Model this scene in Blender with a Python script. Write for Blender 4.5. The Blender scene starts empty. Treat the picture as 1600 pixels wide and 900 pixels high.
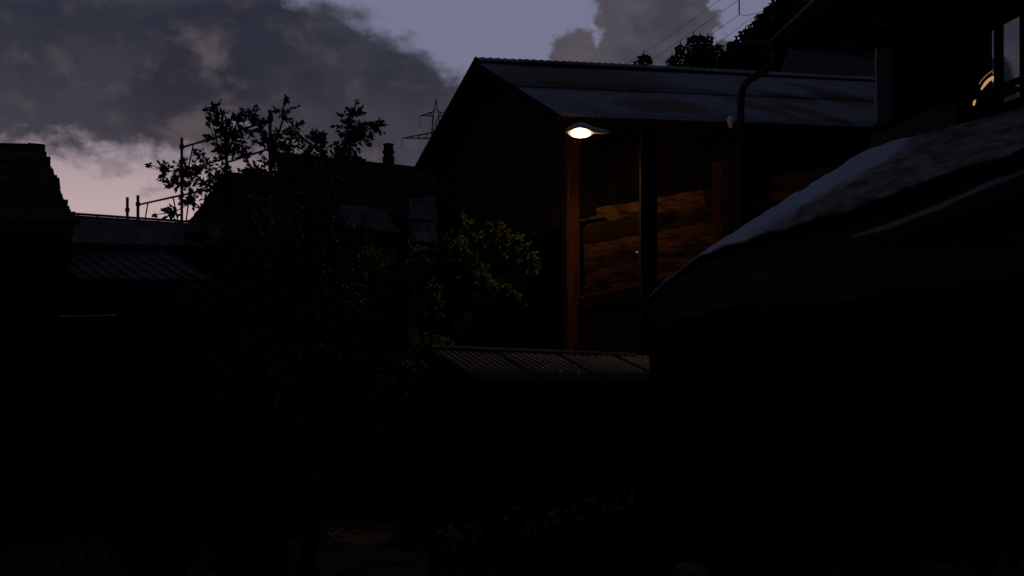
import bpy, math, random
import numpy as np
from mathutils import Vector, Matrix

random.seed(7)
rng = np.random.default_rng(7)
S = bpy.context.scene
COL = S.collection
R = math.radians
F = 2198.0            # focal length in pixels of the 1600 px wide photograph
ZC = 4.0              # camera height

# ------------------------------------------------------------------ camera
cam = bpy.data.cameras.new('camera')
cam.sensor_width = 36.0
cam.lens = 36.0 * F / 1600.0
cam.clip_start = 0.1
cam.clip_end = 30000
camo = bpy.data.objects.new('camera', cam)
COL.objects.link(camo)
camo.location = (0, 0, ZC)
camo.rotation_euler = (R(90), 0, 0)
S.camera = camo

# ------------------------------------------------------------------ exposure
S.view_settings.view_transform = 'Standard'
S.view_settings.look = 'None'
S.view_settings.exposure = 0.0
S.view_settings.gamma = 1.0
S.render.engine = 'CYCLES'

# ------------------------------------------------------------------ node helpers
class E:
    """tiny expression helper over shader math nodes"""
    def __init__(s, nt, sock): s.nt, s.k = nt, sock
    @staticmethod
    def m(nt, op, *a, clamp=False):
        n = nt.nodes.new('ShaderNodeMath'); n.operation = op; n.use_clamp = clamp
        for i, v in enumerate(a):
            if isinstance(v, E): nt.links.new(v.k, n.inputs[i])
            else: n.inputs[i].default_value = v
        return E(nt, n.outputs[0])
    def __add__(s, o): return E.m(s.nt, 'ADD', s, o)
    __radd__ = __add__
    def __sub__(s, o): return E.m(s.nt, 'SUBTRACT', s, o)
    def __rsub__(s, o): return E.m(s.nt, 'SUBTRACT', o, s)
    def __mul__(s, o): return E.m(s.nt, 'MULTIPLY', s, o)
    __rmul__ = __mul__
    def __truediv__(s, o): return E.m(s.nt, 'DIVIDE', s, o)
    def sqrt(s): return E.m(s.nt, 'SQRT', s)
    def abs(s): return E.m(s.nt, 'ABSOLUTE', s)
    def max(s, o): return E.m(s.nt, 'MAXIMUM', s, o)
    def smax(s, o, k): return E.m(s.nt, 'SMOOTH_MAX', s, o, k)
    def min(s, o): return E.m(s.nt, 'MINIMUM', s, o)
    def ss(s, a, b):
        n = s.nt.nodes.new('ShaderNodeMapRange'); n.interpolation_type = 'SMOOTHSTEP'
        s.nt.links.new(s.k, n.inputs[0])
        n.inputs[1].default_value = a; n.inputs[2].default_value = b
        return E(s.nt, n.outputs[0])
    def lin(s, a, b, c=0.0, d=1.0):
        n = s.nt.nodes.new('ShaderNodeMapRange')
        s.nt.links.new(s.k, n.inputs[0])
        for i, v in enumerate((a, b, c, d)): n.inputs[i + 1].default_value = v
        return E(s.nt, n.outputs[0])

def mixc(nt, f, a, b, mode='MIX'):
    n = nt.nodes.new('ShaderNodeMix'); n.data_type = 'RGBA'; n.blend_type = mode
    for sock, v in ((n.inputs[0], f), (n.inputs[6], a), (n.inputs[7], b)):
        if isinstance(v, E): nt.links.new(v.k, sock)
        elif hasattr(v, 'is_output'): nt.links.new(v, sock)
        elif isinstance(v, (tuple, list)): sock.default_value = (*v[:3], 1)
        else: sock.default_value = v
    return n.outputs[2]

def noise(nt, vec, scale, detail=4, rough=.55, dist=0.0):
    n = nt.nodes.new('ShaderNodeTexNoise')
    n.inputs['Scale'].default_value = scale; n.inputs['Detail'].default_value = detail
    n.inputs['Roughness'].default_value = rough; n.inputs['Distortion'].default_value = dist
    if vec is not None: nt.links.new(vec, n.inputs['Vector'])
    return E(nt, n.outputs[0])

# ------------------------------------------------------------------ sky
SUN_EL, SUN_AZ = -1.0, -14.0          # the sun has just set, to the left of the view
W = bpy.data.worlds.new('World'); S.world = W; W.use_nodes = True
nt = W.node_tree; nt.nodes.clear()
out = nt.nodes.new('ShaderNodeOutputWorld'); bg = nt.nodes.new('ShaderNodeBackground')
nt.links.new(bg.outputs[0], out.inputs[0])
sky = nt.nodes.new('ShaderNodeTexSky'); sky.sky_type = 'NISHITA'; sky.sun_disc = False
sky.sun_elevation = R(SUN_EL); sky.sun_rotation = R(SUN_AZ)
tc = nt.nodes.new('ShaderNodeTexCoord')
sp = nt.nodes.new('ShaderNodeSeparateXYZ'); nt.links.new(tc.outputs['Generated'], sp.inputs[0])
X, Y, Z = (E(nt, o) for o in sp.outputs)
DEG = 57.29578
az = E.m(nt, 'ARCTAN2', X, Y) * DEG
el = E.m(nt, 'ARCSINE', Z) * DEG
cb = nt.nodes.new('ShaderNodeCombineXYZ')
nt.links.new(az.k, cb.inputs[0]); nt.links.new((el * 1.35).k, cb.inputs[1]); cb.inputs[2].default_value = 3.7
V = cb.outputs[0]
nA = noise(nt, V, .22, 6, .6, .35)         # outlines of the clouds
nB = noise(nt, V, .55, 7, .56, .25)         # billows
nC = noise(nt, V, .16, 4, .5, .8)          # broad light and dark inside
def blob(a, e, ra, re, tilt=0.0):
    c, s = math.cos(R(tilt)), math.sin(R(tilt))
    dx, dy = az - a, el - e
    u = (dx * c + dy * s) * (1 / ra); v = (dy * c - dx * s) * (1 / re)
    return (1.0 - (u * u + v * v).sqrt()) * min(ra, re)
f = blob(-17.5, 9.6, 9.0, 4.2, -4)
for b in ((-8.6, 8.6, 6.0, 3.1, -22), (-4.4, 6.6, 5.2, 2.7, -30), (-8.0, 5.0, 6.0, 2.2, 0), (-18.5, 13.0, 9.5, 4.5, 0)):
    f = f.smax(blob(*b), .6)
g = blob(5.7, 11.2, 2.3, 2.6, 10)
for b in ((2.5, 9.3, 1.25, 1.0, 15), (3.8, 9.0, 1.5, 1.0, -5), (5.2, 9.2, 2.2, 1.3, -8), (7.2, 9.8, 1.2, 1.5, -30), (4.8, 8.3, 4.2, .75, 0), (8.4, 9.6, .8, .5, -30)):
    g = g.smax(blob(*b), .15)
# the overcast that closes in overhead and round the sides
deck = ((el - 15.5) * .45).smax((az.abs() - 27.0) * .35, .8).min(2.5)
nD = noise(nt, V, 1.5, 5, .55, .25)         # frayed edges
dis = (nA - .5) * 2.2 + (nB - .5) * 2.4 + (nD - .5) * 1.1
holes = blob(-12.2, 9.2, 1.7, .9, -25).max(blob(-11.0, 8.3, 1.1, .7, -30)).max(blob(-8.6, 10.0, .9, .5, 20)).max(blob(-14.6, 8.7, .5, .9, 0)).max(blob(-12.6, 6.5, 2.2, 1.1, 50)).max(blob(-5.6, 5.4, 1.3, .7, 20))
thin = (holes * 1.2 + (nB - .5) * 2.2 + (nD - .5) * 1.6).ss(.1, 1.3)
dens1 = (f + dis + .25).ss(-.35, .95)
nE = noise(nt, V, 1.0, 5, .6, .4)
dens2 = (g + (nB - .5) * 1.2 + (nE - .5) * 1.4 + (nD - .5) * .9 + .05).ss(-.12, .30)
densd = (deck + dis).ss(-.2, 1.0)
low = (el + (nB - .5) * 2.4 + (nD - .5) * 1.6).ss(3.9, 6.1).max((az + (nA - .5) * 7.0 + (nB - .5) * 5).ss(-14.5, -7.5))   # the cloud base lifts off the horizon on the left
dens1 = dens1 * low
scraps = ((nB - .5) * 2.0 + (nD - .5) * 1.8 + blob(-15.7, 5.0, 1.2, .9, 30).max(blob(-14.3, 3.9, .9, .4, 0)).max(blob(-12.3, 4.4, 2.0, .8, 25)) * .9).ss(-.05, .75) * .42
dens1 = dens1.max(scraps * (az + 6.0).ss(0.0, -3.0) * (el - 6.8).ss(0.0, -1.0))
# clear sky: pale pinkish afterglow low over the sunset, blue-grey above
up = el.ss(2.0, 9.5)
clear = mixc(nt, up, (.50, .375, .385), (.168, .178, .268))
away = (az - SUN_AZ).abs().ss(12, 75)
clear = mixc(nt, away, clear, mixc(nt, up, (.14, .125, .15), (.085, .09, .14)))
cdark = mixc(nt, nC.ss(.35, .68), (.016, .020, .037), (.033, .036, .054))
cdark = mixc(nt, nB.ss(.48, .78) * .42, cdark, (.105, .085, .095))
glow = el.lin(3.0, 8.5, 1.0, 0.0) * (1.0 - away)
cl1 = mixc(nt, glow * .14, cdark, (.15, .125, .145))
cl2 = mixc(nt, nB.ss(.35, .7), (.046, .047, .068), (.078, .074, .093))
pink = (az + (nB - .5) * 2.5).ss(4.6, 3.0)
cl2 = mixc(nt, pink * .40, cl2, (.12, .094, .108))
cl1 = mixc(nt, thin * .55, cl1, (.115, .090, .100))
c = mixc(nt, dens1, clear, cl1)
c = mixc(nt, dens2, c, cl2)
c = mixc(nt, densd, c, mixc(nt, nC.ss(.3, .7), (.024, .027, .043), (.042, .045, .066)))
c = mixc(nt, el.ss(.5, -1.5), c, (.01, .01, .012))
nsky = mixc(nt, 1.0, sky.outputs[0], (.006, .006, .006), 'MULTIPLY')
nt.links.new(mixc(nt, 1.0, c, nsky, 'ADD'), bg.inputs[0])
bg.inputs[1].default_value = 1.0

# ------------------------------------------------------------------ sun (gone below the ridges: a last trace only)
sun = bpy.data.lights.new('sun', 'SUN'); sun.energy = .006; sun.angle = R(12); sun.color = (1, .8, .7)
suno = bpy.data.objects.new('sun', sun); COL.objects.link(suno)
sd = Vector((math.sin(R(SUN_AZ)), math.cos(R(SUN_AZ)), math.tan(R(2.0)))).normalized()
suno.rotation_euler = sd.to_track_quat('Z', 'Y').to_euler(); suno.location = (-20, 60, 40)

# ------------------------------------------------------------------ builders
def P(px, py, D):
    """world point seen at a pixel of the photograph, D metres ahead"""
    return Vector(((px - 800) / F * D, D, ZC + (450 - py) / F * D))

def wloc(o):
    v = Vector(o.location)
    while o.parent: o = o.parent; v += o.location
    return v

def tag(o, label=None, cat=None, group=None, kind=None):
    if label: o['label'] = label
    if cat: o['category'] = cat
    if group: o['group'] = group
    if kind: o['kind'] = kind
    return o

def thing(name, loc, label, cat, group=None):
    o = bpy.data.objects.new(name, None); o.empty_display_size = .3
    COL.objects.link(o); o.location = loc
    return tag(o, label, cat, group)

class MB:
    def __init__(s): s.v, s.f = [], []
    def add(s, vs, fs):
        n = len(s.v); s.v += [tuple(v) for v in vs]; s.f += [tuple(i + n for i in q) for q in fs]
        return s
    def hexa(s, a):                                    # 8 corners: bottom 0-3, top 4-7
        return s.add(a, [(3, 2, 1, 0), (4, 5, 6, 7), (0, 1, 5, 4), (1, 2, 6, 5), (2, 3, 7, 6), (3, 0, 4, 7)])
    def box(s, c, size, ax=None):
        c = Vector(c); ax = ax or (Vector((1, 0, 0)), Vector((0, 1, 0)), Vector((0, 0, 1)))
        a, b, d = (Vector(ax[i]) * size[i] * .5 for i in range(3))
        return s.hexa([c - a - b - d, c + a - b - d, c + a + b - d, c - a + b - d,
                       c - a - b + d, c + a - b + d, c + a + b + d, c - a + b + d])
    def bar(s, p, q, w, h, up=(0, 0, 1)):
        p, q = Vector(p), Vector(q); d = (q - p); L = d.length; d.normalize()
        u = Vector(up)
        if abs(d.dot(u)) > .98: u = Vector((0, 1, 0))
        a = d.cross(u).normalized(); b = a.cross(d)
        return s.box((p + q) / 2, (L, w, h), (d, a, b))
    def slab(s, q, t, n=None):                         # quad of 4 points, thickness t downwards along normal
        q = [Vector(x) for x in q]
        n = Vector(n) if n else (q[1] - q[0]).cross(q[3] - q[0]).normalized()
        if n.z < 0: n = -n
        lo = [x - n * t for x in q]
        return s.hexa(lo + q)
    def tube(s, path, r, n=6, cap=True):
        path = [Vector(p) for p in path]
        rs = r if isinstance(r, (list, tuple)) else [r] * len(path)
        base = len(s.v); pu = None
        for i, p in enumerate(path):
            d = (path[min(i + 1, len(path) - 1)] - path[max(i - 1, 0)]).normalized()
            u = pu if pu is not None else (Vector((0, 0, 1)) if abs(d.z) < .9 else Vector((1, 0, 0)))
            a = d.cross(u).normalized(); b = a.cross(d).normalized(); pu = b
            for k in range(n):
                t = 2 * math.pi * k / n
                s.v.append(tuple(p + (a * math.cos(t) + b * math.sin(t)) * rs[i]))
        for i in range(len(path) - 1):
            for k in range(n):
                k2 = (k + 1) % n
                s.f.append((base + i * n + k, base + i * n + k2, base + (i + 1) * n + k2, base + (i + 1) * n + k))
        if cap:
            s.f.append(tuple(base + k for k in range(n))[::-1])
            s.f.append(tuple(base + (len(path) - 1) * n + k for k in range(n)))
        return s
    def lathe(s, c, prof, n=16, sx=1, sy=1):
        c = Vector(c); base = len(s.v)
        for (r, z) in prof:
            for k in range(n):
                t = 2 * math.pi * k / n
                s.v.append((c.x + r * sx * math.cos(t), c.y + r * sy * math.sin(t), c.z + z))
        for i in range(len(prof) - 1):
            for k in range(n):
                k2 = (k + 1) % n
                s.f.append((base + i * n + k, base + i * n + k2, base + (i + 1) * n + k2, base + (i + 1) * n + k))
        s.f.append(tuple(base + k for k in range(n))[::-1])
        s.f.append(tuple(base + (len(prof) - 1) * n + k for k in range(n)))
        return s
    def grid(s, rows):
        base = len(s.v); n = len(rows[0])
        for r in rows: s.v += [tuple(p) for p in r]
        for i in range(len(rows) - 1):
            for k in range(n - 1):
                s.f.append((base + i * n + k, base + i * n + k + 1, base + (i + 1) * n + k + 1, base + (i + 1) * n + k))
        return s
    def build(s, name, m, parent=None, smooth=False, solid=0.0):
        me = bpy.data.meshes.new(name)
        L = wloc(parent) if parent else Vector((0, 0, 0))
        me.from_pydata([(x - L.x, y - L.y, z - L.z) for x, y, z in s.v], [], s.f)
        me.validate(); me.update()
        if m: me.materials.append(m)
        if smooth: me.polygons.foreach_set('use_smooth', [True] * len(me.polygons))
        o = bpy.data.objects.new(name, me); COL.objects.link(o)
        if parent: o.parent = parent
        if solid:
            md = o.modifiers.new('thickness', 'SOLIDIFY'); md.thickness = solid; md.offset = -1
        return o

UNIT = {}
def unit_board(m, wob=0.0, var=0):
    """a shared board 1 x 1 x 1, slightly uneven, origin at its centre"""
    k = (m.name, wob, var)
    if k not in UNIT:
        b = MB(); r = random.Random(var * 13 + 5); rows = []
        n = 5
        for i in range(n):
            t = i / (n - 1) - .5
            dy = r.uniform(-wob, wob); dz = r.uniform(-wob, wob)
            rows.append([(t, -.5 + dy, -.5 + dz), (t, .42 + dy, -.5 + dz), (t, .5 + dy, -.38 + dz), (t, .5 + dy, .38 + dz), (t, .42 + dy, .5 + dz), (t, -.5 + dy, .5 + dz)])
        base = 0
        for rr in rows: b.v += rr
        for i in range(n - 1):
            for q in range(6):
                q2 = (q + 1) % 6
                b.f.append((i * 6 + q, (i + 1) * 6 + q, (i + 1) * 6 + q2, i * 6 + q2))
        b.f.append(tuple(range(6))); b.f.append(tuple((n - 1) * 6 + q for q in range(6))[::-1])
        me = bpy.data.meshes.new('board'); me.from_pydata(b.v, [], b.f); me.validate(); me.update(); me.materials.append(m)
        UNIT[k] = me
    return UNIT[k]

def piece(name, me, parent, c, ax, size):
    """an instance of shared mesh data: axes ax (3 vectors), size along each"""
    o = bpy.data.objects.new(name, me); COL.objects.link(o)
    L = wloc(parent) if parent else Vector((0, 0, 0))
    M = Matrix.Identity(4)
    for i in range(3):
        v = Vector(ax[i]).normalized() * size[i]
        for j in range(3): M[j][i] = v[j]
    M.translation = Vector(c) - L
    o.parent = parent
    o.matrix_local = M
    return o

# ------------------------------------------------------------------ materials
def mat(name, col, rough=.8, metal=0.0, col2=None, nscale=3.0, stretch=(1, 1, 1), bump=0.0, bscale=None, spec=.3, lo=.35, hi=.68, objvar=0.0, emit=None, detail=5):
    m = bpy.data.materials.new(name); m.use_nodes = True
    t = m.node_tree; b = t.nodes['Principled BSDF']
    b.inputs['Roughness'].default_value = rough; b.inputs['Metallic'].default_value = metal
    b.inputs['Specular IOR Level'].default_value = spec
    geo = t.nodes.new('ShaderNodeNewGeometry')
    mp = t.nodes.new('ShaderNodeMapping'); t.links.new(geo.outputs['Position'], mp.inputs[0])
    mp.inputs['Scale'].default_value = stretch
    n = noise(t, mp.outputs[0], nscale, detail, .6, .3)
    c = mixc(t, n.ss(lo, hi), col, col2 or tuple(x * .6 for x in col))
    if objvar:
        oi = t.nodes.new('ShaderNodeObjectInfo')
        rv = E(t, oi.outputs['Random']).lin(0, 1, 1 - objvar, 1 + objvar)
        hs = t.nodes.new('ShaderNodeHueSaturation'); t.links.new(c, hs.inputs['Color']); t.links.new(rv.k, hs.inputs['Value'])
        c = hs.outputs[0]
    t.links.new(c, b.inputs['Base Color'])
    if bump:
        bp = t.nodes.new('ShaderNodeBump'); bp.inputs['Strength'].default_value = bump; bp.inputs['Distance'].default_value = .03
        n2 = noise(t, mp.outputs[0], bscale or nscale * 3, 5, .6, .2)
        t.links.new(n2.k, bp.inputs['Height']); t.links.new(bp.outputs[0], b.inputs['Normal'])
    return m

M = {}
M['dark_wood'] = mat('shade_toned_wood', (.007, .004, .003), .9, spec=.05, col2=(.004, .0025, .002), nscale=2.5, stretch=(6, 6, .5), bump=.5, objvar=.3)  # near-black tone carries the unlit look of the upper barn wall
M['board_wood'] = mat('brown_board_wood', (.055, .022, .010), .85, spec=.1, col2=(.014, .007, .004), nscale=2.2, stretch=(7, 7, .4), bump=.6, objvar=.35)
M['log_wood'] = mat('rough_log_wood', (.066, .029, .010), .8, col2=(.007, .0032, .002), nscale=2.6, stretch=(.8, .8, 3.4), bump=1.0, bscale=9, objvar=.75, lo=.40, hi=.66, detail=9, spec=.1)
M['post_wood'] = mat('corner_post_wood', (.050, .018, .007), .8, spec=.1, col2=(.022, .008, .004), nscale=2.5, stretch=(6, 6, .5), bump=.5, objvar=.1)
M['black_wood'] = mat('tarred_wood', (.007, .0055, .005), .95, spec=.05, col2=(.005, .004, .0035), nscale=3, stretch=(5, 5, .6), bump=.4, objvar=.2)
M['soffit'] = mat('dark_soffit_wood', (.03, .022, .016), .9, col2=(.018, .013, .010), nscale=2)  # plain dark wood of the roof deck
M['roof_dark'] = mat('dark_slate', (.014, .015, .019), .85, spec=.1, col2=(.008, .008, .010), nscale=4, bump=.4, objvar=.3)
M['roof_black'] = mat('old_shingle', (.018, .016, .015), .9, col2=(.010, .009, .009), nscale=6, bump=.5, objvar=.3)
M['roof_metal_dull'] = mat('dull_metal_roofing', (.055, .058, .082), .7, .1, col2=(.022, .022, .03), nscale=1.3, bump=.1, objvar=.2)
M['shed_sheet'] = mat('shed_corrugated_sheet', (.024, .016, .015), .7, .1, col2=(.009, .006, .005), nscale=1.6, bump=.1, objvar=.25)
M['batten'] = mat('grey_batten_wood', (.34, .26, .20), .7, spec=.2, col2=(.20, .15, .11), nscale=4, stretch=(.6, 3, 3), bump=.3)
M['pole'] = mat('lamp_pole_wood', (.020, .012, .008), .9, col2=(.010, .007, .005), nscale=3, stretch=(6, 6, .4), bump=.3, spec=.05)
M['lamp_metal'] = mat('grey_lamp_metal', (.30, .29, .30), .5, .2, col2=(.22, .21, .22), nscale=8)
M['steel'] = mat('scaffold_steel', (.06, .06, .065), .5, .6, col2=(.035, .032, .03), nscale=8)
M['pylon'] = mat('pylon_steel', (.07, .07, .08), .7, .3, col2=(.05, .05, .06))
M['pipe'] = mat('zinc_pipe', (.016, .014, .014), .5, .2, col2=(.010, .009, .009), nscale=4)
M['pale_paint'] = mat('pale_paint', (.20, .20, .23), .6, col2=(.16, .16, .18), nscale=6, bump=.1)
M['leaf'] = mat('leaf_green', (.068, .092, .027), .65, col2=(.036, .05, .017), nscale=5, spec=.12, lo=.3, hi=.7)
M['deep_leaf'] = mat('deep_shrub_green', (.012, .016, .007), .7, col2=(.007, .009, .005), nscale=5, spec=.1)
M['leaf_dark'] = mat('leaf_dark_green', (.05, .06, .02), .65, col2=(.025, .032, .012), nscale=5, spec=.2)
M['bark'] = mat('bark', (.022, .016, .012), .95, spec=.05, col2=(.012, .009, .007), nscale=6, stretch=(3, 3, 1), bump=.6)
M['needle'] = mat('spruce_needles', (.012, .017, .012), .9, col2=(.006, .009, .007), nscale=2)
M['ground'] = mat('dark_soil_and_grass', (.014, .014, .008), .95, spec=.05, col2=(.008, .007, .005), nscale=1.2, bump=.5, bscale=6)
M['grass'] = mat('meadow_grass', (.03, .042, .014), .7, col2=(.018, .026, .010), nscale=3)
M['flower'] = mat('pale_petals', (.20, .19, .19), .8, col2=(.10, .09, .09), nscale=9)
M['gravel'] = mat('gravel_stone', (.13, .10, .09), .8, col2=(.03, .025, .022), nscale=9, objvar=.2)
M['stone'] = mat('grey_stone', (.045, .045, .05), .9, col2=(.018, .018, .02), nscale=3, bump=.6, objvar=.2)
M['plaster'] = mat('old_plaster', (.06, .06, .072), .9, spec=.1, col2=(.03, .03, .037), nscale=2, bump=.3)
M['plastic'] = mat('pale_blue_plastic', (.042, .07, .16), .6, col2=(.010, .018, .045), nscale=3.2, bump=.4, bscale=5, spec=.5)
M['tarp'] = mat('dull_blue_tarp', (.024, .03, .055), .7, col2=(.009, .011, .02), nscale=3.2, bump=.4, bscale=5, spec=.2)
M['brick'] = mat('chimney_brick', (.03, .022, .02), .9, col2=(.02, .015, .013), nscale=8, bump=.4, objvar=.3)
M['screw'] = mat('shiny_screw_head', (.7, .68, .65), .15, 1.0, col2=(.6, .58, .55))
M['white_cap'] = mat('white_porcelain', (.75, .72, .68), .3, col2=(.65, .62, .58))

t = M['leaf'].node_tree                      # thin leaves let some light through
pb_ = t.nodes['Principled BSDF']; tr_ = t.nodes.new('ShaderNodeBsdfTranslucent'); mx_ = t.nodes.new('ShaderNodeMixShader'); mx_.inputs[0].default_value = .5
t.links.new(pb_.inputs['Base Color'].links[0].from_socket, tr_.inputs[0])
t.links.new(pb_.outputs[0], mx_.inputs[1]); t.links.new(tr_.outputs[0], mx_.inputs[2])
t.links.new(mx_.outputs[0], t.nodes['Material Output'].inputs[0])

def metal_roof():
    """galvanised sheets with rust stains that have their own places"""
    m = mat('galvanised_roof', (.155, .178, .245), .6, .2, col2=(.105, .118, .165), nscale=2.2, bump=.08, objvar=.10)
    t = m.node_tree; b = t.nodes['Principled BSDF']
    geo = t.nodes.new('ShaderNodeNewGeometry'); s = t.nodes.new('ShaderNodeSeparateXYZ'); t.links.new(geo.outputs['Position'], s.inputs[0])
    px, py, pz = (E(t, o) for o in s.outputs)
    nz = noise(t, geo.outputs['Position'], 1.2, 6, .65, .6)
    st = None
    def add(a, st):
        return a if st is None else st.max(a)
    for (c, rx, rz, k) in RUST:
        u = (px - c.x - (c.z - pz) * k) * (1 / rx); v = (pz - c.z) * (1 / rz)
        st = add((1.0 - (u * u + v * v).sqrt()) + .15 + (nz - .5) * 1.5, st)
    fine = noise(t, geo.outputs['Position'], .45, 5, .6, 1.2).ss(.52, .72) * .45
    fac = st.ss(.0, .5).max(fine)
    old = b.inputs['Base Color'].links[0].from_socket
    t.links.new(mixc(t, fac, old, (.062, .046, .046)), b.inputs['Base Color'])
    t.links.new((fac * -.25 + .25).k, b.inputs['Metallic'])
    return m

# ================================================================== GROUND
def sm(a, b, x):
    t = min(1, max(0, (x - a) / (b - a))); return t * t * (3 - 2 * t)
def hill(x, y):
    r = sm(40, 110, y) * max(0.0, (x + 2) * .62) * sm(-2, 12, x)
    return min(r, 90)
def gz(x, y):
    bank = 1.95 * (1 - sm(8, 16, y)) + .35 * sm(2, 6, x) * (1 - sm(16, 24, y))
    return bank + hill(x, y) + .05 * math.sin(x * 1.7 + y * .9)

ys = list(np.linspace(-40, 0, 6)) + list(np.linspace(2, 40, 60)) + list(np.linspace(44, 260, 40)) + [320, 420, 600, 1000, 2000, 5000, 12000]
xs = [-9000, -3000, -900, -300, -120, -70] + list(np.linspace(-45, 45, 70)) + list(np.linspace(52, 160, 14)) + [220, 400, 900, 3000, 9000]
g_ = MB().grid([[(x, y, gz(x, y)) for x in xs] for y in ys])
tag(g_.build('ground', M['ground'], None, True), 'dark sloping village ground and hillside', kind='structure')

# ================================================================== BARN
c0 = P(875, 180, 25); far = P(650, 262, 36)
gd = Vector((far.x - c0.x, far.y - c0.y, 0)); GW = gd.length; gd.normalize()
ld = Vector((gd.y, -gd.x, 0))
if ld.x < 0: ld = -ld
UP = Vector((0, 0, 1))
ez = c0.z; apex = P(748, 96, 30.45); rz = apex.z
LEN = 15.0
RUST = [(P(905, 119, 29.6), 1.9, .62, .9), (P(1040, 160, 26.6), 1.1, .24, .7), (P(1190, 150, 27), .35, .5, 1.6), (P(1275, 165, 27), .4, .5, 1.6),
        (P(1330, 140, 29), .6, .5, 1.2), (P(1245, 143, 28.5), .5, .2, 1.6), (P(830, 112, 29.2), .7, .16, .5)]
M['barn_roof'] = metal_roof()
def B(u, v, z): return Vector((c0.x, c0.y, 0)) + ld * u + gd * v + UP * z       # u along the eave, v back along the gable
barn = thing('barn', B(.4, .6, 0), 'large dark timber barn with rusty corrugated metal roof behind the lit street lamp', 'barn')
half = GW / 2
rise = rz - ez
sl = Vector((gd.x * half, gd.y * half, rise)); SL = sl.length; sl.normalize()   # up the slope
nrm = ld.cross(sl).normalized()
if nrm.z < 0: nrm = -nrm
WID = 1.0
def corr_mesh(w, L, ribs, amp, name, m, sag=0.0):
    b = MB(); nx = ribs * 6; rows = []
    for j in range(4):
        t = j / 3
        rows.append([(i / nx * w, t * L, amp * math.cos(2 * math.pi * ribs * i / nx) - sag * math.sin(math.pi * t)) for i in range(nx + 1)])
    b.grid(rows)
    me = bpy.data.meshes.new(name); me.from_pydata(b.v, [], b.f); me.validate(); me.update(); me.materials.append(m)
    me.polygons.foreach_set('use_smooth', [True] * len(me.polygons))
    return me
lowL = SL * .52
sheet_low = corr_mesh(WID, lowL, 9, .010, 'roof_sheet', M['barn_roof'], .015)
sheet_up = corr_mesh(WID, SL - lowL + .15, 9, .010, 'roof_sheet', M['barn_roof'], .015)
ncol = int(LEN / WID)
for i in range(ncol):
    for (me, s0, lift) in ((sheet_low, 0, 0.0), (sheet_up, lowL - .15, .008)):
        jit = random.uniform(-.004, .004)
        hump = .05 * math.sin(i * .5) * (1 if s0 else .25)
        o_ = B(i * WID, 0, ez) + sl * (s0 + random.uniform(-.03, .03)) + nrm * (lift + jit + (.012 if s0 else 0))
        piece('roof_sheet', me, barn, o_, (ld, sl, nrm), (1, 1, 1)).modifiers.new('t', 'SOLIDIFY').thickness = .004
# far slope, one slab of sheets that faces away
MB().slab([B(0, GW, ez + .02), B(0, half, rz + .02), B(LEN, half, rz + .02), B(LEN, GW, ez + .02)], .05).build('roof_back_slope', M['barn_roof'], barn)
for i in range(ncol):                                       # scalloped ridge caps
    b = MB(); rows = []
    for j in range(7):
        t = (j / 6 - .5) * 2
        rows.append([B(i * WID + k / 24 * (WID + .03), half + t * .26, rz + .12 - abs(t) ** 1.5 * .11 + .010 * math.cos(k * math.pi / 2) + .012 * math.sin(i * .55) - .015) for k in range(25)])
    b.grid(rows).build('ridge_cap', M['barn_roof'], barn, True, .005)
# rafters deck and barge boards
MB().slab([B(.02, .06, ez - .02), B(LEN, .06, ez - .02), B(LEN, half, rz - .04), B(.02, half, rz - .04)], .09).build('roof_deck', M['soffit'], barn)
MB().bar(B(-.03, .0, ez - .09), B(-.03, half, rz - .09), .05, .20).build('barge_board', M['black_wood'], barn)
MB().bar(B(-.03, GW, ez - .09), B(-.03, half, rz - .09), .05, .20).build('barge_board', M['black_wood'], barn)
MB().bar(B(.0, .03, ez - .13), B(LEN, .03, ez - .13), .05, .16).build('eave_board', M['dark_wood'], barn)
for i in range(15):                                          # rafter ends under the eave
    u = .5 + i * 1.0
    MB().bar(B(u, .1, ez - .17), B(u, 1.1, ez - .17 + rise / half * 1.0), .10, .12).build('rafter', M['dark_wood'], barn)
WU, WV = .42, .62                                            # wall set back from eave and verge
# walls behind the boards
b = MB()
pts = [B(WU, WV, -.5), B(WU, GW - WV, -.5), B(WU, GW - WV, ez - .1), B(WU, half, rz - .22), B(WU, WV, ez - .1)]
th = ld * .12
b.add([p for p in pts] + [p + th for p in pts], [(4, 3, 2, 1, 0), (5, 6, 7, 8, 9)] + [(i, (i + 1) % 5, 5 + (i + 1) % 5, 5 + i) for i in range(5)])
b.build('gable_wall', M['black_wood'], barn)
MB().box(B((WU + LEN) / 2 + .1, WV + .10, (ez - .1) / 2 - .25), (LEN - WU - .4, .12, ez + .2), (ld, gd, UP)).build('long_wall', M['black_wood'], barn)
MB().box(B((WU + LEN) / 2 + .1, GW - WV - .06, (ez - .1) / 2 - .25), (LEN - WU - .4, .12, ez + .2), (ld, gd, UP)).build('back_wall', M['black_wood'], barn)
MB().box(B(LEN - .4, GW / 2, (ez - .1) / 2 - .25), (.12, GW - 2 * WV, ez + .2), (ld, gd, UP)).build('end_wall', M['black_wood'], barn)
# vertical gable boards
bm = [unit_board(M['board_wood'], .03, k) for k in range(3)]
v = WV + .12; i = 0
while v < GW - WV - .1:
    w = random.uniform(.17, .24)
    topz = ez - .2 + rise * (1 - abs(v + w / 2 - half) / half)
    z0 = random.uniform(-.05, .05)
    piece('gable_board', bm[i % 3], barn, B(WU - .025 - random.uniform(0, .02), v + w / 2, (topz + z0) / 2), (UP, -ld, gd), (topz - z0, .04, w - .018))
    v += w; i += 1
# corner post that catches the lamp light
MB().box(B(WU - .0, WV - .02, (ez - .15) / 2), (.25, .24, ez - .15), (ld, gd, UP)).build('corner_post', M['post_wood'], barn)
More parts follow.
